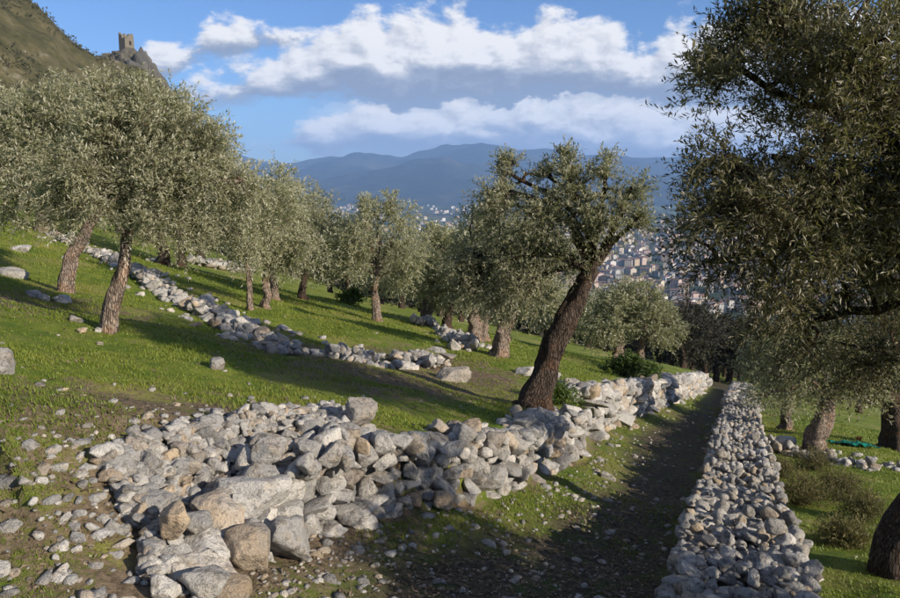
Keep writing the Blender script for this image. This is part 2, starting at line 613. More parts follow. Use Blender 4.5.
M_LITTER = mat_leaf('fallen_leaf', (0.075, 0.05, 0.028), (0.20, 0.155, 0.10), (0.17, 0.14, 0.10), 0.1, 0.7)


def mat_bark(name, dark, pale, warm):
    m, b = material(name)
    tcn = b.n('ShaderNodeTexCoord')
    mp = b.n('ShaderNodeMapping', ins={0: tcn.outputs['Object']})
    mp.inputs['Scale'].default_value = (1, 1, 0.22)
    n1 = b.noise(mp.outputs[0], 7, 6, 0.65, 0.6)
    n2 = b.noise(mp.outputs[0], 26, 6, 0.7, 0.8)
    n3 = b.noise(tcn.outputs['Object'], 3.2, 3, 0.6)
    vo = b.n('ShaderNodeTexVoronoi', feature='DISTANCE_TO_EDGE', ins={'Vector': mp.outputs[0], 'Scale': 34})
    crack = b.smooth(vo.outputs['Distance'], 0.0, 0.22)
    col = b.mix(b.smooth(n2, 0.35, 0.68), dark, pale)
    col = b.mix(b.m('MULTIPLY', b.smooth(n3, 0.48, 0.66), 0.7), col, warm)
    col = b.mix(1.0, col, b.ramp(crack, [(0, 0.5), (1, 1.1)]), 'MULTIPLY')
    finish(b, col, 0.95, b.m('ADD', b.m('MULTIPLY', crack, 0.6), b.m('ADD', n2, n1)), 1.0, 0.035, 0.15)
    return m


M_BARK = mat_bark('olive_bark', (0.14, 0.105, 0.085), (0.42, 0.345, 0.285), (0.35, 0.22, 0.145))  # pale tones raised: sunlight on the lit trunks worked into the colour
M_BARK_D = mat_bark('olive_bark_shaded', (0.04, 0.03, 0.024), (0.13, 0.10, 0.08), (0.13, 0.07, 0.04))  # darker copy of the bark with the shade on the trunks in its colour


def flat_mat(name, col, rough=0.8):
    m, b = material(name)
    n = b.noise(b.n('ShaderNodeNewGeometry').outputs['Position'], 0.6, 4, 0.6)
    finish(b, b.mix(n, tuple(c * 0.7 for c in col), tuple(c * 1.2 for c in col)), rough)
    return m


# ------------------------------------------------------------------ the ground sheet
def build_ground():
    az = np.concatenate([np.arange(-180, -52, 4.0), np.arange(-52, 52, 0.47), np.arange(52, 180, 4.0)])
    az = np.radians(az)
    rad = np.geomspace(0.35, 12000, 410)
    A, Q = np.meshgrid(az, rad)
    X, Y = Q * np.sin(A), Q * np.cos(A)
    Z = ground(X, Y)
    V = np.stack([X, Y, Z], -1).reshape(-1, 3)
    na, nr = len(az), len(rad)
    i = np.arange(nr - 1)[:, None] * na
    j = np.arange(na)[None]
    j2 = (j + 1) % na
    Fq = np.stack([i + j, i + j2, i + na + j2, i + na + j], -1).reshape(-1, 4)[:, ::-1]
    V = np.vstack([V, [[0, 0, gz(0, 0)]]])
    c = len(V) - 1
    Ft = np.stack([np.full(na, c), np.arange(na), (np.arange(na) + 1) % na], -1)[:, ::-1]
    x, y = V[:, 0], V[:, 1]
    s, par = poly_dist(x, y, TERR)
    sr, _ = poly_dist(x, y, RW)
    wob = 0.25 * fbm(x / 0.8, y / 0.8, 41, 3)
    path = sstep(-s + wob, 0.15, 0.9) * sstep(sr + wob, -0.2, 0.3) * (1 - sstep(np.hypot(x, y), 60, 90))
    path *= sstep(x + 0.55 * (y - 4) + 1.1 + wob, -0.4, 0.5)
    heap = np.exp(-((s - 0.9) / 1.5) ** 2) * (1 - sstep(par, S_HEAP1 - .5, S_HEAP1 + 2.0))
    bare = np.clip(0.32 * heap + 0.12 * np.exp(-((x + 2.6) / 2.6) ** 2 - ((y - 6.4) / 2.2) ** 2) + 0.35 * np.exp(-(s / 0.5) ** 2) + 0.25 * np.exp(-((x + 3.4) / 1.6) ** 2 - ((y - 5.6) / 0.9) ** 2), 0, 1)
    for (u, v, rr) in ((370, 368, 2.6), (300, 352, 1.5), (20, 300, 2.0), (440, 372, 2.0)):
        p = hit(u, v)
        bare = np.maximum(bare, 0.75 * np.exp(-((x - p[0]) ** 2 + (y - p[1]) ** 2) / rr ** 2))
    farr = sstep(np.hypot(x, y), 90, 260)
    me = np_mesh('ground', V, [Ft, Fq], [M_GROUND], None, {'path': path, 'bare': bare, 'far': farr}, True)
    link('ground', me, kind='structure')


build_ground()

# ------------------------------------------------------------------ far setting: mountains, hill
def mat_far(name, stops, scale, bump=0.5, bdist=8.0, rockscale=None):
    m, b = material(name)
    pos = b.n('ShaderNodeNewGeometry').outputs['Position']
    n = b.noise(pos, scale, 8, 0.66)
    n2 = b.noise(pos, scale * 7, 6, 0.7)
    f = b.m('ADD', b.m('MULTIPLY', n, 0.65), b.m('MULTIPLY', n2, 0.35))
    finish(b, b.ramp(f, stops), 0.95, f, bump, bdist, 0.1)
    return m


M_MOUNT = mat_far('mountain_forest_shadowed', [(0.36, (0.014, 0.020, 0.018)), (0.52, (0.024, 0.032, 0.024)), (0.60, (0.06, 0.058, 0.045)),  # forest tones darkened to stand in for cloud shadow on the ridges
                                      (0.72, (0.15, 0.13, 0.10))], 0.0009, 0.6, 60)
M_HILL = mat_far('hill_scrub', [(0.34, (0.025, 0.028, 0.012)), (0.47, (0.058, 0.055, 0.024)), (0.57, (0.095, 0.083, 0.042)),
                                (0.66, (0.24, 0.22, 0.19))], 0.045, 0.9, 2.0)


def ridge_mesh(name, mat, prof, d_base, d_ridge, d_back, z_base, rough, seed, u0, u1, nu=260, nt=46, scale=900., front_pow=1.0):
    us = np.linspace(u0, u1, nu)
    pu, pv = np.array([p[0] for p in prof], float), np.array([p[1] for p in prof], float)
    vs = np.interp(us, pu, pv)
    V = []
    ts = np.concatenate([np.linspace(0, 1, nt), np.linspace(1, 2, nt // 2)[1:]])
    for u, v in zip(us, vs):
        d = ray(u, v)
        el = d[2] / math.hypot(d[0], d[1])
        hx, hy = d[0] / math.hypot(d[0], d[1]), d[1] / math.hypot(d[0], d[1])
        zr = EYE[2] + el * d_ridge
        for t in ts:
            if t <= 1:
                D = d_base + (d_ridge - d_base) * t
                z = z_base + (zr - z_base) * (t ** front_pow)
            else:
                D = d_ridge + (d_back - d_ridge) * (t - 1)
                z = zr + (z_base - zr) * (t - 1)
            V.append((hx * D, hy * D, z))
    V = np.array(V)
    amp = np.tile(np.sin(np.clip(ts, 0, 1) * np.pi / 2) ** 0.7, nu) * np.tile(np.where(ts > 1, np.clip(2 - ts, 0, 1), 1), nu)
    rn = 1 - 2 * np.abs(fbm(V[:, 0] / scale, V[:, 1] / scale, seed, 5))
    V[:, 2] += rough * amp * (rn - 0.62) + 0.35 * rough * amp * fbm(V[:, 0] / scale * 5, V[:, 1] / scale * 5, seed + 3, 4)
    k = len(ts)
    i = np.arange(nu - 1)[:, None] * k
    j = np.arange(k - 1)[None]
    Fq = np.stack([i + j, i + k + j, i + k + j + 1, i + j + 1], -1).reshape(-1, 4)
    me = np_mesh(name, V, [Fq], [mat], None, None, True)
    return link(name, me, kind='structure')


ridge_mesh('mountains', M_MOUNT, [(-300, 150), (100, 150), (260, 152), (300, 159), (330, 154), (360, 151), (395, 155), (440, 148),
                                  (480, 139), (515, 146), (560, 156), (610, 155), (660, 163), (740, 160), (900, 152), (1200, 150)],
           5600, 9000, 10800, VALLEY - 8, 150, 301, -300, 1200, scale=1500.)
ridge_mesh('mountains', M_MOUNT, [(-300, 176), (150, 178), (270, 187), (330, 180), (400, 166), (440, 160), (480, 168), (540, 182),
                                  (600, 186), (680, 176), (800, 168), (1200, 170)],
           5000, 6600, 7600, VALLEY - 8, 90, 333, -300, 1200, scale=900.)

ridge_mesh('hill', M_HILL, [(-420, -330), (-250, -215), (-120, -110), (0, -22), (30, 2), (52, 16), (72, 38), (86, 50), (98, 60), (110, 62),
                            (150, 78), (168, 96), (185, 118), (215, 150), (250, 185), (285, 215), (330, 245)],
           190, 385, 520, -30, 9.0, 207, -420, 330, nu=240, nt=70, scale=46., front_pow=0.85)

# ------------------------------------------------------------------ stones
def ico(sub):
    bm = bmesh.new()
    bmesh.ops.create_icosphere(bm, subdivisions=sub, radius=1.0)
    V = np.array([v.co[:] for v in bm.verts])
    Fc = np.array([[v.index for v in f.verts] for f in bm.faces])
    bm.free()
    return V, Fc


ICO = {k: ico(k) for k in (1, 2, 3, 4)}


def rock_shape(rng, sub, cuts=13, rough=0.085, boxy=0.5):
    V, Fc = ICO[sub]
    V = V.copy()
    # towards a box, then chipped by random planes
    mx_ = np.abs(V).max(1, keepdims=True)
    V = V * (1 - boxy) + V / mx_ * boxy
    N = unit(rng.normal(0, 1, (cuts, 3)))
    off = rng.uniform(0.46, 0.95, cuts)
    for n, o in zip(N, off):
        d = V @ n
        over = d > o
        V[over] -= np.outer((d[over] - o) * 0.97, n)
    sd_ = int(rng.integers(1e6))
    V += V * (rough * (fbm(V[:, 0] * 2.3, V[:, 1] * 2.3 + 5, sd_, 4) + fbm(V[:, 1] * 2.3, V[:, 2] * 2.3 + 9, sd_ + 7, 4) + fbm(V[:, 2] * 2.3, V[:, 0] * 2.3 + 3, sd_ + 13, 4))[:, None] * 1.2)
    V += unit(V) * rng.normal(0, rough * 0.10, (len(V), 1))
    V -= (V.max(0) + V.min(0)) / 2
    V /= np.abs(V).max(0)
    return V, Fc


_rs = np.random.default_rng(5)
NV = 26
SH_HI = [rock_shape(_rs, 4) for _ in range(NV)]
SH_MD = [rock_shape(_rs, 3) for _ in range(NV)]
SH_LO = [rock_shape(_rs, 2) for _ in range(NV)]
SH_XS = [rock_shape(_rs, 1, 5) for _ in range(NV)]
_stone_cache = {}


def stone_mesh(level, k, mat):
    key = (level, k, mat.name)
    if key not in _stone_cache:
        V, Fc = {'h': SH_HI, 'm': SH_MD, 'l': SH_LO, 'x': SH_XS}[level][k]
        _stone_cache[key] = np_mesh('stone', V, [Fc], [mat], None, None, True)
    return _stone_cache[key]


def emit_stones(root, stones, mat, nmax=300, fill_name='stone_fill', name='stone', lo=None):
    """stones: (pos, euler, half sizes). The largest in view become parts, the rest one mesh"""
    loc0 = np.array(root.location[:])
    def app(s):
        p = s[0] - EYE
        if p[1] < 0.5:
            return 0
        u = U0 + F_PX * p[0] / (p[1])
        infr = 1.0 if -40 < u < 940 else 0.05
        return infr * float(np.prod(s[2])) ** (1 / 3) / np.linalg.norm(p)
    stones = sorted(stones, key=app, reverse=True)
    rg = np.random.default_rng(len(stones))
    for s in stones[:nmax]:
        a = app(s) * F_PX * 2
        lev = 'h' if a > 26 else ('m' if a > 9 else 'l')
        o = link(name, stone_mesh(lev, int(rg.integers(NV)), mat), root, Vector(s[0] - loc0))
        o.rotation_euler = s[1]
        o.scale = s[2]
    rest = stones[nmax:]
    if rest:
        B = Build()
        for s in rest:
            V, Fc = (SH_LO if app(s) * F_PX * 2 > 7 else SH_XS)[int(rg.integers(NV))]
            M = np.array(Euler(s[1]).to_matrix())
            B.add((V * np.array(s[2])) @ M.T + s[0] - loc0, Fc)
        link(fill_name, B.mesh(fill_name, [mat], True), root, kind='stuff')


def along(pts, s):
    acc = 0.0
    for p, q in zip(pts[:-1], pts[1:]):
        L = math.hypot(q[0] - p[0], q[1] - p[1])
        if s <= acc + L or q is pts[-1]:
            t = (s - acc) / L
            tx, ty = (q[0] - p[0]) / L, (q[1] - p[1]) / L
            return np.array([p[0] + (q[0] - p[0]) * t, p[1] + (q[1] - p[1]) * t]), np.array([tx, ty])
        acc += L


def plen(pts):
    return sum(math.hypot(q[0] - p[0], q[1] - p[1]) for p, q in zip(pts[:-1], pts[1:]))


def wall_stones(pts, top, base, size, thick, rng, faces=(1,), s0=0.0, s1=None, topf=True, batter=0.12, messy=1.0, growth=0.0, big=0.10, inner=-1):
    """dry stone courses. pts runs along the face; the body lies to the left (inner=-1 flips nothing).
    top(s), base(s): heights. faces: +1 = right-hand side of the walk, -1 = left-hand side."""
    L = plen(pts)
    s1 = L if s1 is None else s1
    out = []
    def put(P, ang, w, d, h, tilt=0.2):
        e = (rng.normal(0, tilt), rng.normal(0, tilt), ang + rng.normal(0, 0.22))
        out.append((P, e, (w, d, h)))
    for f in faces:
        hcur = 0.0
        course = 0
        while hcur < 1.6:
            s = s0 + rng.uniform(0, size)
            any_ = False
            ch = size * rng.uniform(0.62, 0.95)
            while s < s1:
                sz = size * (1 + growth * s / L)
                w = sz * rng.uniform(0.65, 1.55) * (1.6 if rng.random() < big else 1)
                h = ch * rng.uniform(0.85, 1.3) * (1.35 if rng.random() < big else 1)
                p, t = along(pts, min(s + w / 2, s1))
                H = top(s) - base(p)
                zc = hcur + ch / 2
                if zc < H + 0.25 * ch:
                    any_ = True
                    nr = np.array([t[1], -t[0]])          # right-hand normal
                    c = p + nr * ((0 if f > 0 else -thick) + f * (-batter * zc) + rng.normal(0, 0.03 * messy) - f * 0.10)
                    P = np.array([c[0], c[1], base(p) + zc + rng.normal(0, 0.015 * messy)])
                    put(P, math.atan2(t[1], t[0]), w * 0.51, max(w, sz) * rng.uniform(0.45, 0.7), h * 0.52, 0.17 * messy)
                s += w * 0.97
            hcur += ch * 0.93
            course += 1
            if not any_:
                break
    if topf:
        s = s0
        while s < s1:
            sz = size * (1 + growth * s / L)
            q = 0.0
            while q < thick:
                w = sz * rng.uniform(0.6, 1.35)
                p, t = along(pts, min(max(s + rng.normal(0, 0.06), 0), L))
                nr = np.array([t[1], -t[0]])
                c = p - nr * (q + 0.02)
                b0 = base(p)
                P = np.array([c[0], c[1], b0 + (top(s) - b0) * 1.0 - 0.05 + rng.normal(0, 0.035 * messy)])
                put(P, rng.uniform(0, 6.28), w * 0.55, w * rng.uniform(0.38, 0.6), w * rng.uniform(0.30, 0.45), 0.28 * messy)
                q += sz * 0.72
            s += sz * 0.72
    return out


def wall_core(pts, top, base, thick, root, mat, inset=0.16, n=60, s0=0.0, s1=None):
    L = plen(pts)
    s1 = L if s1 is None else s1
    V = []
    for s in np.linspace(s0, s1, n):
        p, t = along(pts, s)
        nr = np.array([t[1], -t[0]])
        zt = top(s) - 0.12
        zb = base(p) - 0.4
        for q, z in ((inset, zb), (inset + 0.06, zt), (thick - inset, zt), (thick - inset + .06, zb)):
            c = p - nr * q
            V.append((c[0], c[1], z))
    V = np.array(V) - np.array(root.location[:])
    i = np.arange(n - 1)[:, None] * 4
    j = np.arange(3)[None]
    Fq = np.stack([i + j, i + 4 + j, i + 4 + j + 1, i + j + 1], -1).reshape(-1, 4)
    ends = np.array([[0, 1, 2, 3], [(n - 1) * 4 + k for k in (3, 2, 1, 0)]])
    link('core', np_mesh('core', V, [Fq, ends], [mat]), root)


M_CORE = flat_mat('rubble_core', (0.10, 0.09, 0.075), 0.95)


def low_ground(p):
    """level of the path beside a wall"""
    return float(plane(p[0], p[1])) - 0.05


# ---- retaining wall on the left of the path, with the big facing stones where it slumps
rg = np.random.default_rng(21)
LA = plen(WALL_A)
wl = thing('dry_stone_wall', 'pale tumbled dry stone wall holding up the grass along the left side of the path', 'stone wall',
           (WALL_A[4][0], WALL_A[4][1], gz(*WALL_A[4])))


def topA(s):
    p, t = along(WALL_A, min(s, LA))
    k = float(sstep(np.array(s), 0.4, 2.4))
    bump = 0.05 * math.sin(s * 3.1) + 0.04 * math.sin(s * 7.3 + 1)
    return low_ground(p) + 0.28 + 0.45 * k + bump


st = wall_stones(WALL_A, topA, low_ground, 0.175, 0.65, rg, (1,), 2.0, LA, True, 0.14, 1.5, 0.15, 0.16)
st += wall_stones(WALL_A, topA, low_ground, 0.21, 0.7, rg, (1,), 0.6, 2.3, False, 0.5, 1.7, 0, 0.3)
# the tall upright corner stones, the leaning slab and the blocks fallen at its foot
for (u, v, w, d, h, e, lift) in ((357, 436, .26, .22, .22, (0.2, .1, .3), .62), (361, 413, .25, .21, .19, (.1, .2, 1.0), .86),
                                 (338, 452, .19, .16, .17, (0, .3, .5), .5), (352, 470, .16, .15, .2, (.3, .1, .9), .34), (330, 470, .16, .12, .17, (.2, .3, .2), .3),
                                 (395, 470, .13, .16, .22, (.5, .2, .7), .30), (418, 488, .13, .13, .17, (.3, .4, .2), .18), (443, 500, .14, .12, .13, (.2, .1, .4), .14),
                                 (300, 470, .22, .17, .17, (.1, .2, .1), .38), (282, 496, .25, .2, .21, (.3, .1, .7), .30), (258, 478, .2, .18, .16, (.2, .3, .2), .45),
                                 (240, 512, .23, .18, .19, (.1, .4, .9), .28), (290, 540, .25, .2, .22, (.3, .3, .2), .16), (248, 548, .24, .2, .19, (.2, .1, .5), .17),
                                 (205, 585, .24, .19, .16, (.35, .15, .4), .10), (222, 545, .17, .16, .14, (.3, .2, .5), .15), (320, 512, .2, .14, .1, (0, .1, .1), .18),
                                 (350, 515, .17, .13, .09, (.1, .0, -.1), .12), (305, 522, .16, .15, .13, (.2, .3, .8), .15), (198, 548, .15, .13, .12, (.2, .3, .1), .12), (168, 588, .15, .12, .11, (.2, .1, .6), .09), (182, 565, .12, .11, .10, (.1, .3, 1.2), .09), (232, 592, .17, .14, .12, (.2, .2, .2), .08)):
    p = on_plane(u, v, lift)
    st.append((p, (e[0], e[1], e[2]), (w * .68, d * .70, h * .76)))
emit_stones(wl, st, M_STONE)

# ---- heap of smaller stones slumped behind the corner
hp = on_plane(230, 480, 0.4)
heap = thing('stone_heap', 'broad heap of small pale stones spilling out behind the wall corner', 'stone heap', tuple(hp))
hs = []
poly = [(120, 500), (100, 465), (150, 440), (230, 425), (330, 412), (350, 425), (345, 455), (300, 470), (255, 490), (215, 545), (150, 590), (140, 540)]


def inside(u, v, pl):
    c = False
    for (x1, y1), (x2, y2) in zip(pl, pl[1:] + pl[:1]):
        if (y1 > v) != (y2 > v) and u < (x2 - x1) * (v - y1) / (y2 - y1) + x1:
            c = not c
    return c


wp = [tuple(hit(u, v)[:2]) for u, v in poly]
x0, x1 = min(p[0] for p in wp), max(p[0] for p in wp)
y0, y1 = min(p[1] for p in wp), max(p[1] for p in wp)
for k in range(4400):
    x, y = rg.uniform(x0, x1), rg.uniform(y0, y1)
    if not inside(x, y, wp):
        continue
    w = 0.027 + 0.046 * rg.random() ** 1.6
    if rg.random() < 0.06:
        w *= 1.5
    z = gz(x, y) + rg.uniform(-0.02, 0.12)
    hs.append((np.array([x, y, z]), tuple(rg.uniform(-.5, .5, 2)) + (rg.uniform(0, 6.28),), (w * rg.uniform(1, 1.5), w * rg.uniform(.8, 1.1), w * rg.uniform(.6, .9))))
# strays round its edge
cxy = np.mean(np.array(wp), 0)
for k in range(900):
    q = cxy + (np.array(wp[int(rg.integers(len(wp)))]) * 0.5 + np.array(wp[int(rg.integers(len(wp)))]) * 0.5 - cxy) * rg.uniform(0.9, 1.9) + rg.normal(0, 0.16, 2)
    if inside(q[0], q[1], wp) or q[0] > -0.9:
        continue
    w = 0.016 + 0.04 * rg.random() ** 2.2
    hs.append((np.array([q[0], q[1], gz(*q) + w * 0.2]), tuple(rg.uniform(-.4, .4, 2)) + (rg.uniform(0, 6.28),), (w * rg.uniform(1, 1.5), w, w * rg.uniform(.5, .8))))
emit_stones(heap, hs, M_STONE)

# ---- further stretch of the path-side wall
LB = plen(WALL_B)
wb = thing('dry_stone_wall', 'taller far stretch of grey stone wall with a white upright end beyond the leaning tree', 'stone wall',
           (WALL_B[0][0], WALL_B[0][1], gz(*WALL_B[0])))


def topB(s):
    p, t = along(WALL_B, min(s, LB))
    return low_ground(p) + 0.94 + 0.07 * math.sin(s * 1.9) - 0.25 * (s / LB) ** 3


st = wall_stones(WALL_B, topB, low_ground, 0.27, 0.6, rg, (1,), 0, LB, True, 0.08, 1.3, 0.5, 0.18)
# the upright end facing the camera
END = [(WALL_B[0][0] - 0.72, WALL_B[0][1] + 0.2), (WALL_B[0][0] + .02, WALL_B[0][1])]
st += wall_stones(END, lambda s: low_ground(WALL_B[0]) + 0.98, low_ground, 0.24, 0.3, rg, (1,), 0, None, True, 0.05, 1.0)
emit_stones(wb, st, M_STONE)
wall_core(WALL_B, topB, low_ground, 0.6, wb, M_CORE, 0.14, 40)

# ---- free-standing wall on the right of the path
RWP = RW[:-1] + [((RW[-2][0] * 2 + RW[-1][0]) / 3, (RW[-2][1] * 2 + RW[-1][1]) / 3)]
RWP = [(RW[0][0] - 0.40, RW[0][1] - 1.05)] + RWP
RWP = RWP[::-1]                                            # walked towards the camera: path on the right-hand side
LR = plen(RWP)
wr = thing('dry_stone_wall', 'low broad grey rubble stone wall running down the right side of the path', 'stone wall',
           (RW[2][0], RW[2][1], gz(*RW[2])))


def topR(s):
    p, t = along(RWP, min(s, LR))
    y = p[1]
    step = 0.13 * float(sstep(np.array(y), 7.4, 7.0)) * 0 - 0.12 * float(sstep(np.array(abs(y - 9.2)), 1.2, .5))
    return low_ground(p) + 0.52 + step + 0.04 * math.sin(y * 2.3) + 0.03 * math.sin(y * 5.1)


TH_R = 0.98
st = wall_stones(RWP, topR, low_ground, 0.125, TH_R, rg, (1, -1), max(0, LR - 26), LR, True, 0.10, 1.9, 0.0, 0.2)
for _ in range(900):                                       # chips wedged between
    sx_ = LR - 13 * rg.random() ** 1.4
    p, t = along(RWP, sx_)
    q = p - np.array([t[1], -t[0]]) * rg.uniform(0.02, TH_R)
    w = rg.uniform(0.012, 0.035)
    st.append((np.array([q[0], q[1], topR(sx_) + rg.uniform(-0.02, 0.05)]), tuple(rg.uniform(-.6, .6, 3)), (w * 1.3, w, w * .7)))
st += wall_stones(RWP, topR, low_ground, 0.34, TH_R, rg, (1, -1), 0, max(0, LR - 26), True, 0.10, 1.5, 0.0, 0.1)
emit_stones(wr, st, M_STONE_R)
wall_core(RWP, topR, low_ground, TH_R, wr, M_CORE, 0.18, 90)


# ---- low walls and rubble up the slope
def low_wall(label, pix, height, size, thick, mat, seed, nm=160, loose=60):
    r = np.random.default_rng(seed)
    pts = [tuple(hit(u, v)[:2]) for u, v in pix]
    pts = pts[::-1]
    c = pts[len(pts) // 2]
    root = thing('rubble_wall', label, 'stone wall', (c[0], c[1], gz(*c)))
    base = lambda p: gz(p[0], p[1]) - 0.03
    L = plen(pts)
    top = lambda s: base(along(pts, min(s, L))[0]) + height * (0.75 + 0.3 * math.sin(s * 1.3 + seed) + 0.2 * math.sin(s * 3.1))
    s_ = wall_stones(pts, top, base, size, thick, r, (1, -1), 0, L, True, 0.3, 2.2, 0.0, 0.2)
    for _ in range(loose):
        p, t = along(pts, r.uniform(0, L))
        nr = np.array([t[1], -t[0]])
        q = p + nr * r.normal(0.2, 0.7)
        w = size * r.uniform(0.2, 0.5)
        s_.append((np.array([q[0], q[1], gz(*q) + w * 0.2]), tuple(r.uniform(-.6, .6, 3)), (w * 1.2, w, w * 0.7)))
    emit_stones(root, s_, mat, nm)


low_wall('long low pale stone wall slanting down the grass below the left trees',
         [(62, 240), (95, 252), (130, 270), (165, 290), (195, 308), (232, 324), (268, 341), (300, 356)], 0.24, 0.21, 0.5, M_STONE, 3, 240, 140)
low_wall('scattered row of flat pale rubble lying on bare earth in mid slope',
         [(312, 356), (340, 358), (370, 361), (395, 360), (412, 356)], 0.09, 0.17, 0.8, M_STONE, 4, 160, 110)
low_wall('short broken stone row running down to the forked trunk',
         [(352 + 60, 324), (430, 327), (447, 332), (462, 342), (476, 352)], 0.2, 0.22, 0.5, M_STONE, 6, 110, 30)
low_wall('faint stone line behind the far trees on the upper slope',
         [(185, 262), (215, 268), (245, 272)], 0.3, 0.35, 0.6, M_STONE, 8, 60, 20)
low_wall('dark rubble bank in the shade under the right trees',
         [(772, 442), (795, 452), (835, 462), (880, 468), (915, 470)], 0.14, 0.19, 0.6, M_STONE_R, 9, 150, 50)

# ---- single rocks in the grass
rr = np.random.default_rng(77)
for (u, v, w, h, label) in [
        (2, 372, 26, 30, 'large grey boulder cut by the left edge of the picture'),
        (217, 368, 17, 14, 'single pale wedge rock in the tree shadow on the grass'),
        (76, 322, 15, 9, 'pale flat rock beside the foot of the straight lit trunk'),
        (98, 331, 8, 5, 'small white rock touching the grass by the lit trunk'),
        (82, 333, 10, 6, 'small white rock in front of the leaning left trunk'),
        (195, 326, 13, 5, 'thin white slab lying flat below the long low wall'),
        (452, 380, 34, 17, 'grey rough boulder half in shade on the mid slope'),
        (525, 375, 18, 9, 'pale rock left of the dark leaning trunk'),
        (552, 377, 16, 8, 'pale rock right of the dark leaning trunk'),
        (20, 252, 18, 8, 'long grey rock near the top left grass'),
        (12, 277, 26, 12, 'low grey rock in the stony patch at the left edge'),
        (34, 296, 14, 8, 'grey rock below the leaning left trunk'),
        (62, 302, 16, 9, 'dark grey rock under the leaning left trunk'),
        (100, 345, 6, 4, 'tiny white rock alone below the lit trunk'),
        (44, 300, 10, 7, 'small whitish rock at the foot of the leaning left trunk'),
        (613, 402, 14, 8, 'white rock on the path by the far wall'),
        (607, 478, 17, 10, 'pale flat rock lying on the path'),
        (10, 482, 30, 12, 'brownish low rock in the bare soil at lower left'),
        (436, 352, 20, 7, 'pale slab at the end of the rubble row'),
        (665, 345, 12, 6, 'grey rock under the far twin trees'),
        (633, 600 - 172, 10, 6, 'small pale rock at the edge of the far path'),
        (560, 390, 22, 10, 'grey rock at the foot of the dark leaning trunk'),
        (152, 262, 12, 6, 'pale rock behind the long low wall')]:
    p = hit(u, v)
    k = p[1] / F_PX
    o = link('rock', stone_mesh('h', int(rr.integers(NV)), M_STONE), None, (p[0], p[1], gz(p[0], p[1]) + h * k * 0.22), label=label, category='rock',
             group='loose rocks on the slope')
    o.rotation_euler = (rr.uniform(-.2, .2), rr.uniform(-.2, .2), rr.uniform(0, 6.28) if w < 1.8 * h else rr.uniform(-.4, .4))
    o.scale = (w * k * 0.58, w * k * 0.48, h * k * 0.62)

# ------------------------------------------------------------------ olive trees
def leaf_quads(base, d, nrm, L, w, fold=0.12):
    """one four-cornered leaf per row"""
    side = unit(np.cross(d, nrm))
    n = len(base)
    L, w = L[:, None], w[:, None]
    mid = base + d * L * 0.48
    up = np.cross(side, d) * w * fold * 4
    V = np.stack([base, mid + side * w + up, base + d * L, mid - side * w + up], 1).reshape(-1, 3)
    Fq = np.arange(4 * n).reshape(-1, 4)
    return V, Fq


def foliage(B, centers, radii, ntw, nl, leafL, leafW, rng, tlen=0.34, droop=0.25, outward=None, stems=0.0, up=0.25):
    """twigs set round clump centres, each with pairs of leaves"""
    idx = rng.integers(0, len(centers), ntw)
    C = centers[idx]
    rad = radii[idx][:, None]
    off = rng.normal(0, 0.5, (ntw, 3)) * rad
    start = C + off
    od = unit(off) * 0.7
    if outward is not None:
        od = od + unit(C - outward) * 0.55
    d = unit(od + rng.normal(0, 0.5, (ntw, 3)) + np.array([0, 0, up]))
    ln = tlen * rng.uniform(0.6, 1.3, ntw)
    t = (np.arange(nl) + 0.5) / nl
    P = start[:, None] + d[:, None] * (ln[:, None] * t)[..., None]
    P[..., 2] -= droop * ln[:, None] * t ** 2
    td = np.repeat(d[:, None], nl, 1)
    sd = rng.normal(0, 1, (ntw, nl, 3))
    sd = unit(sd - (sd * td).sum(-1, keepdims=True) * td)
    ld = unit(td * 0.75 + sd * 0.85)
    nr = unit(rng.normal(0, 0.6, (ntw, nl, 3)) + np.array([0, 0, 0.9]))
    n = ntw * nl
    L = leafL * rng.uniform(0.65, 1.25, n)
    V, Fq = leaf_quads(P.reshape(-1, 3), ld.reshape(-1, 3), nr.reshape(-1, 3), L, leafW * L / leafL)
    clump_t = rng.uniform(0, 0.7, len(centers))
    tw = np.clip(clump_t[idx] + rng.normal(0, 0.22, ntw), 0, 1)
    tint = np.repeat(np.clip(np.repeat(tw, nl) + rng.normal(0, 0.15, n), 0, 1), 4)
    B.add(V, Fq, 0, tint)
    if stems > 0:
        k = ntw
        s0, e0 = P[:, 0] - d * ln[:, None] * 0.15, P[:, -1]
        sdv = unit(np.cross(d, rng.normal(0, 1, (k, 3))))
        s2 = np.cross(d, sdv)
        r = stems
        V = np.stack([s0 + sdv * r, s0 - sdv * r * .5 + s2 * r * .87, s0 - sdv * r * .5 - s2 * r * .87, e0], 1).reshape(-1, 3)
        b0 = np.arange(k)[:, None] * 4
        Ft = np.concatenate([b0 + np.array([[0, 1, 3]]), b0 + np.array([[1, 2, 3]]), b0 + np.array([[2, 0, 3]])])
        B.add(V, Ft, 1, 0.2)


